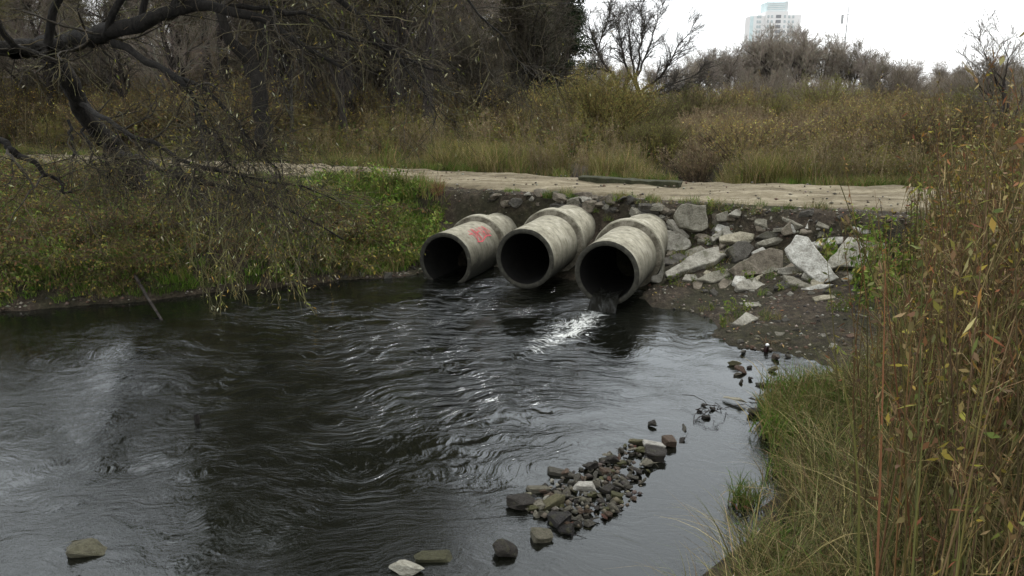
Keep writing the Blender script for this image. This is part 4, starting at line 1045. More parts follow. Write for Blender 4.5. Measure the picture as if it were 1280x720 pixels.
for P, R in L2[1:]:
    A, RA = grow(P[None], R[None], 14, .1, 1, (1.5, 4), (.4, 1.1), 8, .03, .18, .5, .3, rg=rgw, rmax=.07); tubes(gc, A, RA, 4, (.035, .03, .024), rgw)
    B, RB = grow(A, RA, 8, .15, 1, (.7, 1.8), (.3, 1), 6, -.03, .2, .6, .4, rg=rgw); tubes(gc, B, np.maximum(RB, .009), 3, pick([TD], len(B), .3, rgw), rgw)
    Cc, RC = grow(B, RB, 6, .1, 1, (.3, .9), (.3, 1), 4, -.05, .2, .6, .5, rg=rgw); tubes(gc, Cc, np.maximum(RC, .006), 3, pick([TD], len(Cc), .3, rgw), rgw)
for gg, nm, m in ((g, 'trunk', M_BARK), (gc, 'crown', M_TWIG)):
    o = mk(nm, gg.mesh(nm, True), e2, m); o.matrix_parent_inverse = Matrix.Translation(-Vector(e2.location))

GW = 'bare trees of the wood beyond the track'
WOODL = ['bare tree with fine olive twigs in the wood beyond the track', 'dark crooked bare tree in the wood beyond the track', 'tall straight grey bare tree in the wood beyond the track']
rw = random.Random(9); placed = []
for k in range(58):
    for _ in range(60):
        px = rw.uniform(-160, 690); y = rw.choice([rw.uniform(34, 44), rw.uniform(44, 66), rw.uniform(56, 76)])
        x = (px - 640) / FPX * y * 1.02
        if px > 560 and y < 46: continue
        if all((x - a) ** 2 + (y - c) ** 2 > 6 for a, c in placed): break
    placed.append((x, y)); i = k % 3
    plant_tree(px, y, (T1, T2, T3)[i], rw.uniform(.75, 1.15) * (0.72 if px < 230 else 1.0), WOODL[i], GW + ', kind ' + 'abc'[i])
for px, y, s in [(660, 62, 1.0), (705, 66, .85), (620, 70, 1.05), (560, 74, 1.1), (500, 78, 1.15), (430, 80, 1.15), (360, 80, 1.2), (280, 82, 1.2), (200, 80, 1.2), (120, 82, 1.2), (40, 80, 1.2), (-40, 80, 1.2), (-110, 78, 1.2), (690, 80, 1.0), (585, 60, .9)]:
    thing2('conifer', (lambda x: (x, y, h1(x, y)))((px - 640) / FPX * y * 1.02), (K1 if rw.random() < .6 else K2), ('trunk', 'crown'), rw.uniform(0, 6), s,
           'dark green conifer at the back of the wood', 'conifer tree', 'conifers at the back of the wood')
for i, (px, y) in enumerate([(235, 40), (290, 46), (345, 38.5), (395, 45), (440, 39), (490, 47), (270, 53), (370, 53), (455, 54), (530, 52)]):
    plant_tree(px, y, K3, .9 + .05 * (i % 4), 'added tall pine with a bare stem, high crown out of view darkening the pool reflection', 'added pines darkening the pool reflection', i * 1.1, 'added_pine', 'pine tree')  # added pines: crowns above the view block sky from the water's reflection
# individual trees that stand out
plant_tree(608, 40, T2, .62, 'dark straight-stemmed tree at the edge of the wood beside the willow bush', None, 1.0)
plant_tree(577, 43, T3, .6, 'slim dark tree at the wood edge amid yellow leaves', None, 2.0)
plant_tree(369, 34, T1, .45, 'slender pale-stemmed young tree behind the dirt track', None, .5).children[0].data = (lambda m: (m.materials.clear(), m.materials.append(M_PALEBARK), m)[2])(T1[0].copy())
def traced_tree(name, D, limbs, label, tw=(0.05, 0.045, 0.038)):
    LL = [limb([(x, y, D + dd, w_ * .68) for x, y, dd, w_ in L], 10) for L in limbs]
    b_ = LL[0][0][0]; zg = h1(b_[0], b_[1]); LL[0][0][0][2] = zg - .2
    e = empty(name, (b_[0], b_[1], zg)); tag(e, label, 'tree')
    g = Geo(); gc = Geo()
    for P, R in LL:
        tubes(g, P[None], R[None], 7, (.03, .028, .024), rgw)
    for P, R in LL[1:]:
        A, RA = grow(P[None], R[None], 20, .2, 1, (1.0, 2.6), (.3, .8), 7, .05, .16, .6, .4, rg=rgw, rmax=.05, lt=.1); tubes(gc, A, np.maximum(RA, .022), 4, tw, rgw)
        B, RB = grow(A, RA, 8, .2, 1, (.6, 1.6), (.3, .8), 5, .03, .16, .6, .5, rg=rgw, lt=.15); tubes(gc, B, np.maximum(RB, .012), 3, pick([tw], len(B), .3, rgw) * 1.3, rgw)
        Cc, RC = grow(B, RB, 5, .2, 1, (.3, .9), (.3, .8), 4, .02, .16, .6, .5, rg=rgw, lt=.15); tubes(gc, Cc, np.maximum(RC, .0095), 3, pick([tw], len(Cc), .3, rgw) * 1.6, rgw)
    for gg, nm, m in ((g, 'trunk', M_BARK2), (gc, 'crown', M_TWIG)):
        o = mk(nm, gg.mesh(nm, True), e, m); o.matrix_parent_inverse = Matrix.Translation(-Vector(e.location))
traced_tree('bare_tree', 72, [
 [(801, 135, 0, 10), (797, 111, 0, 8.5), (793, 101, 0, 8)],
 [(793, 101, 0, 5), (783, 87, 0, 4.5), (778, 68, .5, 4), (775, 47, .5, 2.6), (773, 24, .5, 1)], [(794, 99, 0, 5), (791, 78, 1, 4), (787, 59, 1.5, 3.4), (786, 40, 2, 2.4), (790, 24, 2, 1)],
 [(795, 101, 0, 5.5), (798, 80, -.5, 4.5), (801, 61, -1, 3.6), (804, 40, -1, 2.6), (803, 17, -1, 1)], [(797, 94, 0, 5), (804, 75, 1, 4), (813, 57, 1.5, 3), (818, 40, 2, 2), (822, 24, 2, 1)],
 [(799, 116, 0, 6), (818, 104, -1, 5), (832, 92, -1.5, 4), (839, 71, -2, 3), (851, 52, -2, 2), (863, 40, -2, 1)], [(801, 120, 0, 5), (827, 111, 1, 4), (851, 101, 2, 2.6), (870, 94, 2, 1)],
 [(801, 124, 0, 5), (816, 122, -1, 4), (837, 113, -2, 3.4), (853, 111, -2, 2.4), (863, 123, -2, 1)]], 'bare spreading tree with rising dark fork limbs behind the willow bush')
traced_tree('bare_tree', 70, [
 [(774, 135, 0, 8), (772, 112, 0, 6.5), (770, 98, 0, 6)], [(770, 98, 0, 5.5), (764, 90, 0, 5), (754, 80, 0, 4.5), (747, 64, .5, 4), (741, 50, 1, 3), (737, 36, 1, 2), (735, 24, 1, 1)],
 [(747, 64, .5, 3), (752, 45, 0, 2.4), (757, 30, 0, 1.6), (762, 18, 0, 1)], [(741, 50, 1, 2.6), (728, 42, 1, 2), (716, 34, 1, 1)], [(764, 90, 0, 3.4), (745, 84, 1, 3), (728, 87, 1.5, 2.4), (712, 90, 2, 1)]], 'bare dark tree leaning towards the wood, crown against the sky')
FT = [(735, 95, T5, .85), (852, 104, T5, .85), (866, 110, T6, 1.0), (888, 120, T5, 1.05), (905, 116, T6, 1.1), (915, 125, T5, 1.1), (928, 130, T6, 1.25), (947, 122, T5, 1.45), (962, 128, T6, 1.5), (985, 118, T5, 1.35), (998, 124, T6, 1.45), (1018, 120, T5, 1.3), (1036, 128, T6, 1.3), (1056, 120, T5, 1.15), (1075, 118, T6, 1.05), (1092, 112, T5, .9), (1108, 125, T6, .95),
      (900, 150, T5, 1.2), (945, 160, T6, 1.5), (1000, 160, T5, 1.5), (1130, 140, T6, 1.0), (1160, 150, T6, 1.05), (1195, 150, T5, 1.0), (1230, 140, T6, 1.1), (1265, 140, T6, 1.1), (840, 150, T6, 1.0), (810, 150, T6, 1.0), (1300, 150, T6, 1), (1340, 140, T6, 1.1), (780, 140, T6, 1.05), (750, 150, T5, 1.1)]
for px, y, T, s in FT:
    plant_tree(px, y, T, s * .98, 'hazy grey bare tree in the distant tree line' if T is T6 else 'grey forked bare tree in the distant tree line', 'far tree line, ' + ('rounded' if T is T6 else 'forked'), rw.uniform(0, 6.3))
plant_tree(1258, 26, T4, .58, 'small bare tree with dark limbs beyond the tall weeds', None, 2.2)
plant_tree(975, 60, T4, .42, 'small leaning bare tree in front of the distant tree line', None, 2.6)

# shrubs
WG = shrub(35, 6.5, 4.5, 90, [(0.22, 0.195, 0.16), (0.18, 0.155, 0.125), (0.25, 0.215, 0.17)], [(0.22, 0.18, 0.11)], .05, (9, 7), (.08, .15), .9)
WB1 = shrub(31, 3.4, 3.2, 150, [(0.17, 0.14, 0.065), (0.14, 0.105, 0.06), (0.15, 0.145, 0.06)], [(0.27, 0.24, 0.09), (0.22, 0.225, 0.08), (0.25, 0.18, 0.08)], .6, (9, 7), (.05, .10), .55)
WB2 = shrub(32, 3.2, 2.6, 90, [(0.12, 0.10, 0.05), (0.10, 0.085, 0.05)], [(0.15, 0.16, 0.05), (0.12, 0.13, 0.04)], .25, (7, 5), (.06, .11), .7)
WB3 = shrub(33, 2.4, 2.0, 60, [(0.12, 0.095, 0.06), (0.14, 0.11, 0.07)], [(0.24, 0.205, 0.075), (0.19, 0.185, 0.07), (0.19, 0.13, 0.06)], .35, (7, 5), (.05, .10), .8)
WB4 = shrub(34, 3.0, 2.2, 60, [(0.08, 0.065, 0.042), (0.10, 0.085, 0.055)], [(0.12, 0.11, 0.04), (0.22, 0.18, 0.05), (0.13, 0.08, 0.04)], .25, (7, 6), (.05, .11), .9)
def bush(px, y, W, s, label, group=None, rz=0):
    x = (px - 640) / FPX * y * 1.02
    thing2('shrub', (x, y, h1(x, y) - .05), W, ('stem', 'foliage'), rz, s, label, 'shrub', group)
bush(745, 37, WB1, (1.0, 1.0, 1.12), 'big dome-shaped yellow-green willow bush behind the beam')
bush(796, 42, WB2, 1.0, 'grey-green bush right beside the yellow-green dome')
bush(700, 40, WB2, .9, 'olive bush between the dome bush and the wood')
for i, (px, y, W, s) in enumerate([(858, 46, WB2, 1.0), (905, 50, WB3, 1.3), (950, 48, WB2, .9), (1000, 46, WB3, 1.2), (1050, 44, WB3, 1.25), (1095, 40, WB3, 1.1), (1140, 36, WB3, 1.1), (1190, 34, WB2, .9), (1240, 30, WB3, 1.0), (870, 60, WB3, 1.5), (930, 64, WB3, 1.6), (1010, 62, WB2, 1.3), (1080, 60, WB3, 1.5), (1150, 56, WB3, 1.4), (1220, 50, WB2, 1.2), (1280, 46, WB3, 1.4)]):
    bush(px, y, W, s, 'yellow-brown bush in the meadow beyond the track' if W is WB3 else 'grey-green bush in the meadow beyond the track', 'meadow bushes, ' + ('yellow-brown' if W is WB3 else 'grey-green'), i * 1.3)
for i in range(46):
    px = 720 + i * 13.5 + rw.uniform(-8, 8); y = rw.uniform(85, 145)
    bush(px, y, WG, rw.uniform(.55, .95) * (.95 if 890 < px < 1080 else .8 if px < 890 else 1.1), 'bare grey thicket bush in the distant tree line', 'distant thicket bushes', i * 1.7)
for i in range(34):
    px = -90 + i * 23 + rw.uniform(-10, 10); y = rw.uniform(58, 84)
    bush(px, y, WG, rw.uniform(.9, 1.4), 'bare grey thicket bush deep in the wood', 'thicket bushes in the wood', i * 1.7)
WB5 = shrub(36, 1.9, 1.5, 60, [(0.14, 0.11, 0.075), (0.18, 0.145, 0.10), (0.11, 0.085, 0.055)], [(0.22, 0.175, 0.11), (0.26, 0.22, 0.14), (0.16, 0.11, 0.07), (0.16, 0.155, 0.065)], .35, (7, 5), (.04, .08), .7)
bush(826, 32.5, WB2, .55, 'added low dark bush closing the end of the stream, darkening its reflection'); bush(808, 32.5, WB2, .5, 'added low bush on the stream bank, darkening the stream reflection')  # both bushes added so the stream mirrors something dark, not sky
for i in range(60):
    px = rw.uniform(840, 1290); y = rw.uniform(24.5, 48)
    x = (px - 640) / FPX * y * 1.02
    if y < yF(x) + 2.2: y += 5
    W = (WB5, WB5, WB3)[i % 3]
    bush(px, y, W, rw.uniform(.75, 1.15), 'straw-coloured dead scrub bush in the right meadow' if W is WB5 else 'yellow-leaved scrub bush in the right meadow', 'right meadow scrub, ' + ('straw' if W is WB5 else 'yellow'), i * 1.3)
rw = random.Random(12)
for i in range(70):
    px = rw.uniform(-60, 660); y = rw.uniform(31, 60)
    if px > 380: y = rw.uniform(36, 60)
    if y < yF((px - 640) / FPX * y * 1.02) + 3: y += 6
    bush(px, y, WB4 if i % 3 else WB3, rw.uniform(.8, 1.4), 'dark twiggy bush at the foot of the wood' if i % 3 else 'rusty yellow bush at the foot of the wood', 'undergrowth bushes, ' + ('dark' if i % 3 else 'rusty'), i * 1.1)

# ------------------------------------------------------------------ ground vegetation (uncountable: stuff, instanced clumps)
def clump(seed, fn):
    r = np.random.RandomState(seed); g = Geo(); fn(g, r); me = g.mesh('clump%d' % seed); me.materials.append(M_PLANT); return me
GREEN = [(0.042, 0.08, 0.014), (0.06, 0.105, 0.02), (0.085, 0.125, 0.03), (0.105, 0.12, 0.035)]
DRY = [(0.20, 0.155, 0.085), (0.15, 0.115, 0.06), (0.26, 0.21, 0.12), (0.11, 0.09, 0.045), (0.10, 0.10, 0.04)]
OLIVE = [(0.075, 0.075, 0.028), (0.10, 0.09, 0.035), (0.055, 0.06, 0.02), (0.12, 0.10, 0.045)]
BROWN = [(0.085, 0.05, 0.03), (0.11, 0.07, 0.04), (0.07, 0.045, 0.03), (0.13, 0.09, 0.055), (0.12, 0.05, 0.03)]
def disk(r, n, rad): 
    a = r.uniform(0, 2 * np.pi, n); q = rad * np.sqrt(r.rand(n)); return np.stack([q * np.cos(a), q * np.sin(a), np.zeros(n)], 1)
def f_green(g, r): blades(g, disk(r, 70, .20), r.uniform(.10, .32, 70), r.uniform(.006, .012, 70), r.uniform(.1, .9, 70), pick(GREEN, 70, .3, r), 4, rg=r)
def f_mix(g, r):
    blades(g, disk(r, 60, .25), r.uniform(.18, .5, 60), r.uniform(.006, .012, 60), r.uniform(.1, 1.0, 60), pick(OLIVE + GREEN[:2] + DRY[:2], 60, .3, r), 4, rg=r)
def f_dry(g, r): blades(g, disk(r, 60, .22), r.uniform(.3, .8, 60), r.uniform(.006, .012, 60), r.uniform(.1, 1.1, 60), pick(DRY + OLIVE[:2], 60, .3, r), 5, rg=r)
def f_reed(g, r):
    blades(g, disk(r, 45, .25), r.uniform(.7, 1.5, 45), r.uniform(.010, .02, 45), r.uniform(.05, .6, 45), pick(OLIVE + GREEN[2:] + DRY[:3], 45, .35, r), 6, rg=r)
def f_stem(g, r, hh=(.8, 1.6), cols=BROWN, n=9, leafy=.35):
    b = disk(r, n, .3); hgt = r.uniform(hh[0], hh[1], n); k = 6; t = np.linspace(0, 1, k)
    az = r.uniform(0, 6.28, n); le = r.uniform(.02, .25, n)
    P = b[:, None] + np.stack([np.cos(az)[:, None] * le[:, None] * hgt[:, None] * t ** 1.6, np.sin(az)[:, None] * le[:, None] * hgt[:, None] * t ** 1.6, hgt[:, None] * t], -1)
    R = np.linspace(.006, .002, k)[None] * np.ones((n, 1)); tubes(g, P, R, 3, pick(cols, n, .3, r), r)
    B, RB = grow(P, R, 7, .35, 1, (.12, .38), (.3, .8), 4, .12, .1, .7, .5, rg=r); tubes(g, B, np.maximum(RB, .0018), 3, pick(cols, len(B), .3, r), r)
    Cc, RC = grow(B, RB, 4, .3, 1, (.04, .14), (.3, .9), 3, .05, .1, .8, .6, rg=r); tubes(g, Cc, np.maximum(RC, .0014), 3, pick(cols + DRY[:1], len(Cc), .3, r), r)
    pos = np.concatenate([B[:, 1:].reshape(-1, 3), Cc[:, -1]]); s = r.rand(len(pos)) < leafy
    leaves(g, pos[s], r.uniform(.025, .06, s.sum()), pick(cols + [(0.16, 0.13, 0.04), (0.08, 0.09, 0.03)], s.sum(), .3, r), .4, .3, r)
def f_bramble(g, r):
    n = 12; b = disk(r, n, .25); az = r.uniform(0, 6.28, n); L = r.uniform(.5, 1.1, n); t = np.linspace(0, 1, 7)
    P = b[:, None] + np.stack([np.cos(az)[:, None] * L[:, None] * t, np.sin(az)[:, None] * L[:, None] * t, L[:, None] * (1.5 * t - 1.1 * t * t)], -1)
    R = np.linspace(.006, .003, 7)[None] * np.ones((n, 1)); tubes(g, P, R, 3, pick([(0.07, 0.055, 0.035), (0.10, 0.06, 0.04)], n, .3, r), r)
    B, RB = grow(P, R, 8, .1, 1, (.1, .35), (.4, 1.2), 4, .04, .2, .6, .5, rg=r); tubes(g, B, np.maximum(RB, .0018), 3, pick([(0.08, 0.065, 0.04)], len(B), .3, r), r)
    pos = B[:, 1:].reshape(-1, 3); s = r.rand(len(pos)) < .55
    leaves(g, pos[s], r.uniform(.04, .09, s.sum()), pick([(0.05, 0.07, 0.02), (0.09, 0.10, 0.03), (0.15, 0.13, 0.04), (0.10, 0.06, 0.03), (0.06, 0.055, 0.025)], s.sum(), .3, r), .55, .2, r)
def f_leafy(g, r):
    n = 8; b = disk(r, n, .15); hgt = r.uniform(.2, .5, n); t = np.linspace(0, 1, 4)
    P = b[:, None] + np.stack([0.2 * hgt[:, None] * t * r.normal(size=(n, 1)), 0.2 * hgt[:, None] * t * r.normal(size=(n, 1)), hgt[:, None] * t], -1)
    tubes(g, P, np.full((n, 4), .003), 3, (.06, .07, .03), r)
    pos = np.repeat(P[:, 1:].reshape(-1, 3), 4, 0); leaves(g, pos, r.uniform(.05, .11, len(pos)), pick(GREEN[1:] + [(0.13, 0.13, 0.04)], len(pos), .3, r), .45, .1, r)
CL = {}
def reg(key, fn, n, s0):
    CL[key] = [clump(s0 + i, fn) for i in range(n)]
reg('green', f_green, 3, 300); reg('mix', f_mix, 3, 310); reg('dry', f_dry, 3, 320); reg('reed', f_reed, 3, 330)
MEADC = [(0.15, 0.12, 0.075), (0.11, 0.088, 0.052), (0.20, 0.17, 0.115), (0.09, 0.085, 0.04), (0.14, 0.10, 0.07), (0.17, 0.14, 0.08)]
def f_mstem(g, r): f_stem(g, r, (.55, 1.15), MEADC, 9, .45)
def f_mstem2(g, r): f_stem(g, r, (.6, 1.2), [(0.11, 0.11, 0.04), (0.14, 0.13, 0.05), (0.10, 0.085, 0.04)], 9, .6)
reg('mstem', f_mstem, 5, 420); reg('mstem2', f_mstem2, 3, 430)
reg('stem', f_stem, 4, 340); reg('bramble', f_bramble, 3, 350); reg('leafy', f_leafy, 2, 360)

def scatter(name, pts, protos, smin, smax, label, cat, seed, tilt=.12, nonuni=None):
    """one object: clumps instanced on points by geometry nodes"""
    r = np.random.RandomState(seed); n = len(pts)
    me = bpy.data.meshes.new(name); me.vertices.add(n); me.vertices.foreach_set('co', np.asarray(pts, np.float32).ravel())
    def at(nm, ty, key, arr):
        a = me.attributes.new(nm, ty, 'POINT'); a.data.foreach_set(key, np.asarray(arr).ravel())
    at('rot', 'FLOAT_VECTOR', 'vector', np.stack([r.normal(size=n) * tilt, r.normal(size=n) * tilt, r.uniform(0, 6.28, n)], 1).astype(np.float32))
    s = r.uniform(smin, smax, n)
    if nonuni is not None: s = s * nonuni
    at('scl', 'FLOAT', 'value', s.astype(np.float32))
    at('idx', 'INT', 'value', r.randint(0, len(protos), n).astype(np.int32))
    me.update()
    o = mk(name, me)
    ng = bpy.data.node_groups.new(name + '_scatter', 'GeometryNodeTree')
    ng.interface.new_socket('Geometry', in_out='INPUT', socket_type='NodeSocketGeometry'); ng.interface.new_socket('Geometry', in_out='OUTPUT', socket_type='NodeSocketGeometry')
    gi = ng.nodes.new('NodeGroupInput'); go = ng.nodes.new('NodeGroupOutput')
    ip = ng.nodes.new('GeometryNodeInstanceOnPoints')
    coll = bpy.data.collections.new(name + '_protos')
    for i, pm in enumerate(protos):
        po = bpy.data.objects.new('%s_proto_%02d' % (name, i), pm); coll.objects.link(po)
    ci = ng.nodes.new('GeometryNodeCollectionInfo'); ci.inputs['Collection'].default_value = coll; ci.inputs['Separate Children'].default_value = True; ci.inputs['Reset Children'].default_value = True
    def na(nm, ty):
        x = ng.nodes.new('GeometryNodeInputNamedAttribute'); x.data_type = ty; x.inputs['Name'].default_value = nm; return x.outputs['Attribute']
    er = ng.nodes.new('FunctionNodeEulerToRotation')
    ng.links.new(na('rot', 'FLOAT_VECTOR'), er.inputs[0])
    ng.links.new(gi.outputs[0], ip.inputs['Points']); ng.links.new(ci.outputs[0], ip.inputs['Instance'])
    ip.inputs['Pick Instance'].default_value = True
    ng.links.new(na('idx', 'INT'), ip.inputs['Instance Index']); ng.links.new(er.outputs[0], ip.inputs['Rotation']); ng.links.new(na('scl', 'FLOAT'), ip.inputs['Scale'])
    ng.links.new(ip.outputs[0], go.inputs[0])
    md = o.modifiers.new('scatter', 'NODES'); md.node_group = ng
    return tag(o, label, cat, kind='stuff')

def sample(n, x0, x1, y0, y1, fn, seed):
    r = np.random.RandomState(seed); out = []
    m = 0
    for _ in range(40):
        x = r.uniform(x0, x1, n); y = r.uniform(y0, y1, n); k = r.rand(n) < fn(x, y)
        out.append(np.stack([x[k], y[k]], 1)); m += k.sum()
        if m >= n: break
    p = np.concatenate(out)[:n]
    return np.c_[p, h(p[:, 0], p[:, 1]) - 0.02]
def nearpipes(x, y): return (x > -2.9) & (x < 3.3) & (y < yN(x) - 0.15)
def infr(x, y, m=.12):   # roughly in front of the camera
    return (np.abs(x) < (0.667 + m) * y + 1.0)
# -- left bank
def leftbank(x, y): return (x < -2.5) & (shore(x, y) > 0.12) & (y < yN(x) + .1) & infr(x, y)
patch = lambda x, y, s=0.5, o=0: sstep(-.1, .25, fbm(x * s + o, y * s + 3, 3))
scatter('bank_grass', sample(2300, -22, -2, 11, 31, lambda x, y: leftbank(x, y) * (0.10 + .9 * patch(x, y, .6, 5)), 1), CL['green'] , .7, 1.3, 'fresh green grass patches on the left river bank', 'grass', 2)
scatter('bank_herbs', sample(2600, -22, -2, 11, 31, lambda x, y: leftbank(x, y) * (.35 + .65 * patch(x, y, .5, 25)) * np.where(y > yN(x) - 2.4, .06, 1), 3), CL['mix'] + CL['bramble'] + CL['leafy'] + CL['dry'][:1], .6, 1.15, 'tangled brown and olive herbs covering the left bank', 'undergrowth', 4)
# -- green cap of the bank beside the left pipe and tufts along the brink of the track
def cap(x, y): return (x < -1.9) & (x > -5.4) & (shore(x, y) > .25) & (y < yN(x) + .15)
scatter('bank_cap_grass', sample(420, -5.4, -1.8, 16, 23, cap, 5), CL['green'] + CL['green'] + CL['leafy'] + CL['mix'][:1], .8, 1.4, 'lush green grass on the bank beside the pipe', 'grass', 6)
def brink(x, y): return (np.abs(y - yN(x) + .1) < .3) & (patch(x, y, .9, 60) > .55) & (x > -1.5)
scatter('brink_grass', sample(45, -2, 9.5, 14, 21, brink, 7), CL['green'] + CL['mix'], .4, .8, 'short grass tufts along the brink of the track', 'grass', 8)
# -- far verge and meadow
def chan(x, y): return seg_dist(x, y, CHAN, False) > 1.1
def verge(x, y): return (y > yF(x) + .05) & (y < yF(x) + 1.3) & infr(x, y)
scatter('verge_grass', sample(900, -24, 24, 14, 36, lambda x, y: verge(x, y) * (.08 + .92 * patch(x, y, .7, 11)) * (seg_dist(x, y, CHAN, False) > .5), 9), CL['green'] + CL['mix'] + CL['mix'], .7, 1.3, 'short grass along the far verge of the track', 'grass', 10)
def mead(x, y): return (y > yF(x) + 1.0) & infr(x, y) & chan(x, y)
scatter('meadow_grass', sample(5200, -34, 36, 20, 52, lambda x, y: mead(x, y) * (.3 + .7 * patch(x, y, .3, 31)) * np.where((x > -1) & (x < 8) & (y > yF(x) + 4), .35, 1), 11), CL['dry'] + CL['mix'] + CL['reed'][:1], .55, 1.05, 'dry rough meadow grass beyond the track', 'grass', 12)
scatter('meadow_weeds', sample(5600, -34, 40, 20, 60, lambda x, y: mead(x, y) * (x > -14) * (.10 + .9 * sstep(-2, 4, x)) * (y > yF(x) + .5) * np.where((x > -2) & (x < 8.5) & (y > yF(x) + 3), .12, 1), 13), CL['mstem'] + CL['mstem'] + CL['mstem2'] + CL['bramble'][:1], .65, 1.2, 'brown dead weed stems filling the meadow beyond the track', 'weeds', 14)
scatter('reed_bed', sample(750, -3, 9, 22, 34, lambda x, y: mead(x, y) * (y < yF(x) + 5.5) * patch(x, y, .6, 71), 15), CL['reed'], .45, .85, 'yellow-green reeds growing between track and willow bush', 'reeds', 16)
scatter('wood_floor', sample(3200, -46, 6, 30, 70, lambda x, y: (y > yF(x) + 3) * infr(x, y) * 1.0, 17), CL['bramble'] + CL['mstem'] + CL['mstem2'] + CL['dry'][:1], 1.0, 2.0, 'dense brown undergrowth on the floor of the wood', 'undergrowth', 18)
scatter('far_meadow', sample(3000, -10, 90, 50, 130, lambda x, y: infr(x, y) * 1.0, 19), CL['mstem'] + CL['mstem2'] + CL['bramble'], 1.0, 1.5, 'hazy brown scrub far across the meadow', 'scrub', 20)
# -- slab bank: scattered herbs
def rub(x, y): return (x > 2.9) & (x < 10) & (y > 12.5) & (y < yN(x) - .2) & (shore(x, y) > .1)
scatter('rubble_herbs', sample(150, 2.9, 10, 12, 18, lambda x, y: rub(x, y) * patch(x, y, 1.0, 90), 21), CL['green'] + CL['leafy'] + CL['mix'], .3, .7, 'small green herbs and moss between the slabs', 'herbs', 22)

# -- right bank near the camera
def PXL(x, y): return 640 + FPX * x / np.maximum(y, .1) / 1.03
def rb(x, y): return (x > 1) & (y < 13.5) & (shore(x, y) > .05) & infr(x, y, .35) & (y > 2.2)
def gp_(px, py): return atz(px, py, 0.15)[:2]
gc1 = gp_(985, 520)
scatter('right_green_grass', sample(330, 2.2, 5.5, 7.0, 10.0, lambda x, y: rb(x, y) * (shore(x, y) < 1.3) * (.3 + .7 * patch(x, y, .8, 3)), 23), CL['green'] + CL['green'] + CL['mix'], .8, 1.4, 'bright green grass at the edge of the right bank', 'grass', 24)
def f_mat(g, r):
    n = 70; az = r.normal(size=n) * .9 + 2.6
    blades(g, disk(r, n, .28), r.uniform(.4, 1.0, n), r.uniform(.005, .010, n), r.uniform(.4, 1.3, n), pick([(0.15, 0.125, 0.062), (0.10, 0.095, 0.04), (0.05, 0.055, 0.02), (0.24, 0.20, 0.11), (0.055, 0.04, 0.022), (0.065, 0.085, 0.025)], n, .45, r), 6, 1.3, r, az=az)
reg('mat', f_mat, 4, 380)
scatter('matted_dry_grass', sample(1500, 1.0, 12, 2.2, 11.5, lambda x, y: rb(x, y) * (shore(x, y) > np.where(y > 7.4, .75, .25)) * ((y < 9.4) | (PXL(x, y) > 1120)), 25), CL['mat'] + CL['mix'] + CL['green'][:1] + CL['dry'][:1], .7, 1.2, 'long matted dry grass on the right bank', 'grass', 26, .15)
def stalks(g, r, n, hh, cols):
    blades(g, disk(r, n, .35), r.uniform(hh[0], hh[1], n), r.uniform(.006, .012, n), r.uniform(.03, .30, n), pick(cols, n, .35, r), 6, 2.0, r)
TALLC = [(0.14, 0.10, 0.052), (0.09, 0.065, 0.035), (0.06, 0.042, 0.025), (0.20, 0.16, 0.085), (0.10, 0.095, 0.04), (0.11, 0.06, 0.035)]
def f_tall(g, r):
    f_stem(g, r, (1.2, 2.4), TALLC, 5, .45); stalks(g, r, 7, (.7, 1.9), TALLC + DRY[:2] + OLIVE[:1])
reg('tall', f_tall, 5, 390)
def f_tallleaf(g, r):
    f_stem(g, r, (1.4, 2.5), [(0.10, 0.085, 0.035), (0.13, 0.10, 0.05), (0.09, 0.06, 0.035)], 4, .45); stalks(g, r, 8, (.8, 2.0), TALLC + OLIVE)
    n = 34; b = disk(r, n, .3); b[:, 2] = r.uniform(.6, 2.2, n)
    leaves(g, b, r.uniform(.03, .08, n), pick([(0.17, 0.15, 0.045), (0.12, 0.135, 0.04), (0.20, 0.12, 0.045), (0.26, 0.21, 0.11), (0.15, 0.07, 0.04)], n, .3, r), .16, .1, r)
reg('tallleaf', f_tallleaf, 4, 396)
def tallmask(x, y):
    px = PXL(x, y); th = np.interp(y, [3, 6, 8, 10, 13], [1060, 1090, 1100, 1120, 1140])
    return rb(x, y) * (shore(x, y) > .5) * sstep(0, 190, px - th) * (np.hypot(x, y) > 3.4)
TP = sample(470, 2.0, 14, 2.2, 13.5, tallmask, 27); TS = .8 + .55 * sstep(1060, 1230, PXL(TP[:, 0], TP[:, 1]))
scatter('tall_weeds', TP, CL['tall'] + CL['tallleaf'], .75, 1.15, 'tall brown weeds and dead stalks on the right bank', 'weeds', 28, .08, TS)

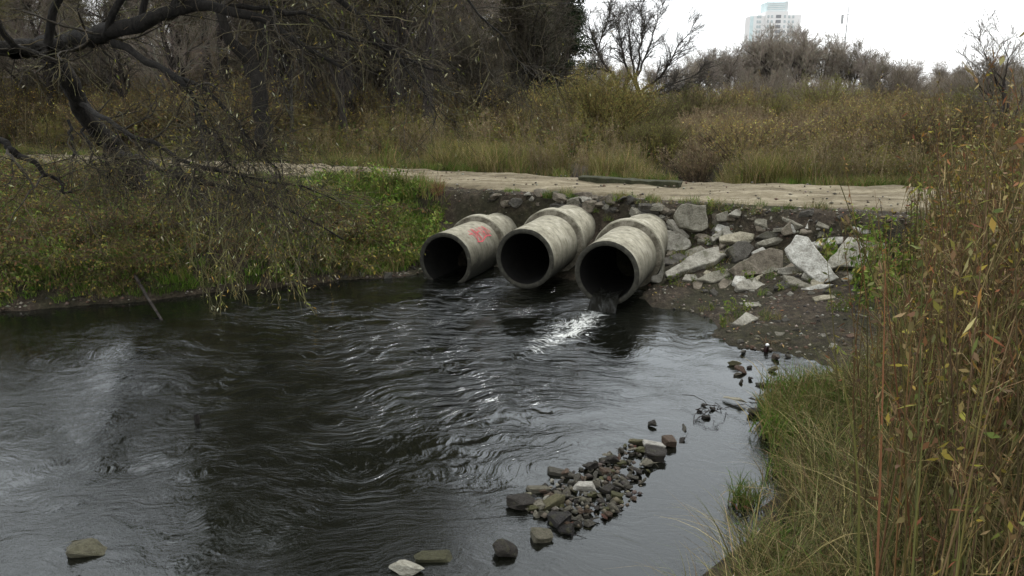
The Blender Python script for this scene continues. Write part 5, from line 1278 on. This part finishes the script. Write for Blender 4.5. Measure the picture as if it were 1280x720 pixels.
def f_gold(g, r):
    n = 4; b = disk(r, n, .22); hgt = r.uniform(1.7, 2.5, n); k = 9; t = np.linspace(0, 1, k)
    az = r.uniform(0, 6.28, n); le = r.uniform(.03, .22, n)
    P = b[:, None] + np.stack([np.cos(az)[:, None] * le[:, None] * hgt[:, None] * t ** 1.7, np.sin(az)[:, None] * le[:, None] * hgt[:, None] * t ** 1.7, hgt[:, None] * t], -1)
    R = np.linspace(.007, .002, k)[None] * np.ones((n, 1)); tubes(g, P, R, 4, pick([(0.09, 0.06, 0.03), (0.10, 0.085, 0.04)], n, .3, r), r)
    B, RB = grow(P, R, 9, .3, 1, (.12, .4), (.35, .8), 5, .12, .08, .6, .5, rg=r); tubes(g, B, np.maximum(RB, .0016), 3, (0.09, 0.07, 0.035), r)
    pos = np.concatenate([B[:, 1:].reshape(-1, 3), np.repeat(P[:, 4:].reshape(-1, 3), 2, 0)]); s = r.rand(len(pos)) < .55
    leaves(g, pos[s], r.uniform(.035, .085, s.sum()), pick([(0.20, 0.17, 0.05), (0.13, 0.15, 0.045), (0.10, 0.12, 0.035), (0.22, 0.13, 0.05), (0.15, 0.07, 0.04), (0.26, 0.21, 0.11)], s.sum(), .3, r), .26, .05, r)
reg('gold', f_gold, 5, 440)
GPp = sample(190, 3.5, 15, 7.2, 14.5, lambda x, y: (shore(x, y) > .8) * (y < yN(x) - .3) * infr(x, y, .3) * sstep(1090, 1190, PXL(x, y)), 61)
scatter('leafy_weeds', GPp, CL['gold'], .85, 1.4, 'tall leafy weeds turning gold and orange on the right bank', 'weeds', 62, .08)
scatter('slab_leafy_plants', sample(90, 6.2, 9.8, 11.8, 15.2, lambda x, y: (y < yN(x) - .8) * 1.0, 63), CL['leafy'] + CL['leafy'] + CL['mix'][:1], .9, 1.7, 'fresh green leafy plants beside the broad pale slab', 'herbs', 64)
# -- bright tussocks standing in the water by the right bank
def tussock(px, py, rad, hh, label, cols, n=150, seed=1):
    r = np.random.RandomState(seed); g = Geo(); b = disk(r, n, rad)
    blades(g, b + np.array([0, 0, -.02]), r.uniform(hh * .45, hh, n), r.uniform(.005, .011, n), r.uniform(.15, 1.0, n), pick(cols, n, .3, r), 5, rg=r)
    p = atz(px, py, .02); gb = Geo()
    k = 40; blades(gb, disk(r, k, rad * 1.1), r.uniform(.1, .25, k), r.uniform(.006, .012, k), r.uniform(.8, 1.5, k), pick(DRY[:2] + BROWN, k, .3, r), 4, rg=r)
    e = empty('grass_tussock', tuple(p)); tag(e, label, 'grass tussock')
    mk('blades', g.mesh('blades'), e, M_PLANT); mk('dead_leaves', gb.mesh('dead_leaves'), e, M_PLANT)
    return e
tussock(932, 628, .17, .42, 'green grass tussock standing alone in the water by the right bank', GREEN + OLIVE[:1], 170, 3)
tussock(985, 545, .28, .40, 'bright green grass tussock at the bank edge past the dark stone', GREEN, 240, 4)
tussock(968, 508, .22, .30, 'bright green grass tussock next to the half-covered dark stone', GREEN, 200, 5)
tussock(962, 432, .10, .09, 'tiny vivid green tuft beside the bottle', [(0.05, 0.11, 0.015)], 120, 6)
tussock(1000, 590, .25, .45, 'yellowish grass tussock leaning over the water', OLIVE + DRY[:2], 200, 7)
t1 = tussock(548, 244, .14, .75, 'reddish-brown dead plant standing on the brink above the scrawled pipe', BROWN, 120, 8)
t1.location = hit(547, 243)[0]
t2 = tussock(680, 243, .25, .28, 'green grass tuft on the brink above the pipes', GREEN, 220, 9); t2.location = hit(690, 246)[0]

# fallen leaves and drift on the banks
def litter(name, pts, cols, smin, smax, label, seed):
    r = np.random.RandomState(seed); g = Geo(); n = len(pts)
    az = r.uniform(0, 6.28, n); s = r.uniform(smin, smax, n)
    d = np.stack([np.cos(az), np.sin(az), r.normal(size=n) * .3], 1); q = np.stack([-np.sin(az), np.cos(az), r.normal(size=n) * .3], 1)
    P = np.asarray(pts) + np.array([0, 0, .03]); s = s[:, None]
    V = np.stack([P - d * s * .5, P + q * s * .22 + [0, 0, .008], P + d * s * .5, P - q * s * .22 + [0, 0, .008]], 1)
    g.add(V, Q=np.arange(n * 4).reshape(n, 4), C=np.repeat(pick(cols, n, .3, r), 4, 0))
    tag(mk(name, g.mesh(name), mat=M_LEAF), label, 'fallen leaves', kind='stuff')
litter('fallen_leaves', np.concatenate([sample(2600, -22, -2, 11, 31, leftbank, 41), sample(900, 1.2, 10, 3, 16, lambda x, y: (shore(x, y) > 0) & (y < yN(x)), 42)]),
       [(0.22, 0.16, 0.08), (0.30, 0.27, 0.19), (0.14, 0.08, 0.04), (0.20, 0.17, 0.06), (0.42, 0.40, 0.34)], .035, .08, 'fallen leaves scattered over both banks', 43)
def gravel():
    r = np.random.RandomState(44); g = Geo()
    a = sample(900, 2.7, 6.5, 10.5, 17, lambda x, y: (shore(x, y) > -.12) & (y < yN(x)), 45); b_ = sample(700, -1.5, 9, 15, 22, lambda x, y: (np.abs(y - yN(x) + .25) < .5) * 1.0, 46); c_ = sample(300, -8, 9, 16, 29, lambda x, y: (y > yN(x)) & (y < yF(x)), 47); c_[:, 2] = PZ + 0.01
    e_ = []
    for (x, y) in [(R_.uniform(645, 830), R_.uniform(548, 668)) for _ in range(520)]:
        if pin(x, y, POLY): q = atz(x, y, 0.0); q[2] = R_.uniform(-.03, .02); e_.append(q)
    d_ = sample(500, -10, -1.5, 12, 18, lambda x, y: (np.abs(shore(x, y)) < .25) * 1.0, 48)
    ne = len(e_); P = np.concatenate([a, b_, c_, d_, np.array(e_)]); n = len(P); P[:, 2] += .015
    O = np.array([(1, 0, 0), (-1, 0, 0), (0, 1, 0), (0, -1, 0), (0, 0, 1), (0, 0, -1)], float)
    T = np.array([(0, 2, 4), (2, 1, 4), (1, 3, 4), (3, 0, 4), (2, 0, 5), (1, 2, 5), (3, 1, 5), (0, 3, 5)])
    s = r.uniform(.012, .045, n)[:, None, None] * np.array([1.2, 1, .7]) * r.uniform(.7, 1.3, (n, 6, 1))
    az = r.uniform(0, 6.28, n); c, q = np.cos(az), np.sin(az); V = O[None] * s
    V = np.stack([V[..., 0] * c[:, None] - V[..., 1] * q[:, None], V[..., 0] * q[:, None] + V[..., 1] * c[:, None], V[..., 2]], -1) + P[:, None]
    C = pick([(0.10, 0.085, 0.065), (0.16, 0.14, 0.11), (0.05, 0.045, 0.04), (0.28, 0.26, 0.22), (0.12, 0.08, 0.06)], n, .3, r); C[-ne:] = pick([(0.05, 0.045, 0.04), (0.08, 0.07, 0.055), (0.12, 0.105, 0.08)], ne, .3, r)
    g.add(V, T=(np.arange(n)[:, None, None] * 6 + T[None]), C=np.repeat(C, 6, 0))
    tag(mk('gravel', g.mesh('gravel'), mat=M_TWIG), 'loose gravel and crumbs of rubble on the banks and track', 'gravel', kind='stuff')
gravel()

# ------------------------------------------------------------------ tower block, mast, power line
M_TW = flat_mat('white_render', (0.80, 0.80, 0.79), .9, .05, .04); M_TWS = flat_mat('grey_render', (0.66, 0.70, 0.70), .9, .05, .04)
M_WIN = flat_mat('window_glass', (0.50, 0.56, 0.57), .25, 2, .2); M_LOG = flat_mat('loggia_shade', (0.26, 0.27, 0.28), .6, 2, .2); M_CAP = flat_mat('cladding', (0.62, 0.74, 0.75), .6, .5, .08)
def box(name, x0, x1, y0, y1, z0, z1, parent, m, bev=0.0):
    bm = bmesh.new(); bmesh.ops.create_cube(bm, size=1)
    for v in bm.verts: v.co = Vector((x0 if v.co.x < 0 else x1, y0 if v.co.y < 0 else y1, z0 if v.co.z < 0 else z1))
    me = bpy.data.meshes.new(name); bm.to_mesh(me); bm.free(); return mk(name, me, parent, m)
TY = 420.0
def tx(px): return aty(px, 60, TY)[0]
def tz(py): return aty(960, py, TY)[2]
xc = tx(967)
tw = empty('tower_block', (xc, TY, 0)); tag(tw, 'pale high-rise tower block far behind the tree line', 'building')
X = lambda px: tx(px) - xc
box('wall', X(955), X(982), 0, 14, 0, tz(14), tw, M_TW); box('wing', X(938), X(955) - .01, 2, 13, 0, tz(19), tw, M_TW); box('wing', X(982) + .01, X(1000), 2, 13, 0, tz(18), tw, M_TW)
cap_ = box('roof_cap', X(956), X(978), 1.0, 12, tz(14) + .01, tz(2), tw, M_CAP)
for k in range(5): box('louvre', X(956.5), X(977.5), .75, .98, tz(13 - k * 2.2), tz(12.2 - k * 2.2), cap_, M_TW)
box('stair_head', X(978) + .02, X(982), 1.2, 11, tz(14) + .01, tz(1), tw, M_TWS)
box('glazed_strip', X(938) - .6, X(940.5), 1.6, 1.98, 0, tz(20), tw, M_CAP)
wm = {}
def winbox(name, w_, hh_, d_, m):
    bm = bmesh.new(); bmesh.ops.create_cube(bm, size=1)
    for v in bm.verts: v.co = Vector((v.co.x * w_, v.co.y * d_, v.co.z * hh_))
    me = bpy.data.meshes.new(name); bm.to_mesh(me); bm.free(); me.materials.append(m); return me
w1 = winbox('window', 1.0, 1.3, .3, M_WIN); w2 = winbox('loggia', 2.6, 1.5, .3, M_LOG)
for fl in range(11):
    z = tz(20.5 + fl * 6.3)
    for px, me, nm, yy in ((962, w1, 'window', 0), (970, w2, 'loggia', 0), (978, w1, 'window', 0), (957.5, w1, 'window', 0), (985, w1, 'window', 2), (990, w1, 'window', 2), (946, w1, 'window', 2), (949, w1, 'window', 2)):
        o = mk(nm, me, tw); o.location = (X(px), yy - .02, z)
# antenna mast
mp_ = aty(1054, 70, 170.0); mt_ = aty(1061.5, 4, 170.0)
ma = empty('antenna_mast', (mp_[0], 170, 0)); tag(ma, 'thin grey antenna mast rising behind the tree line', 'mast')
M_ST = flat_mat('galvanised_steel', (0.42, 0.43, 0.43), .5)
dx = mt_[0] - mp_[0]; zt = mt_[2]
simple_tube('pole', [(0, 0, 0), (dx * .5, 0, zt * .6), (dx, 0, zt)], .24, .07, M_ST, None, None, 8, ma)
for zz in (.70, .80, .9): simple_tube('bracket', [(dx * zz - 1.1, 0, zt * zz), (dx * zz + .5, 0, zt * zz)], .06, .06, M_ST, None, None, 5, ma)
box('antenna_panel', dx * .84 - 1.3, dx * .84 - .9, -.2, .2, zt * .82, zt * .90, ma, M_ST)
# overhead line
pa, pb = aty(520, -6, 60), aty(1400, -70, 52); t_ = np.linspace(0, 1, 40)[:, None]
Pw = pa * (1 - t_) + pb * t_; mid = aty(750, 4, 58)
Pw[:, 2] -= 1.2 * (1 - (2 * t_[:, 0] - 1) ** 2)
k_ = np.argmin(np.abs(Pw[:, 0] - mid[0])); Pw[:, 2] += mid[2] - Pw[k_, 2]
simple_tube('power_line', Pw, .018, .018, flat_mat('cable', (0.06, 0.06, 0.06), .6), 'thin overhead cable crossing the white sky', 'cable', 5)
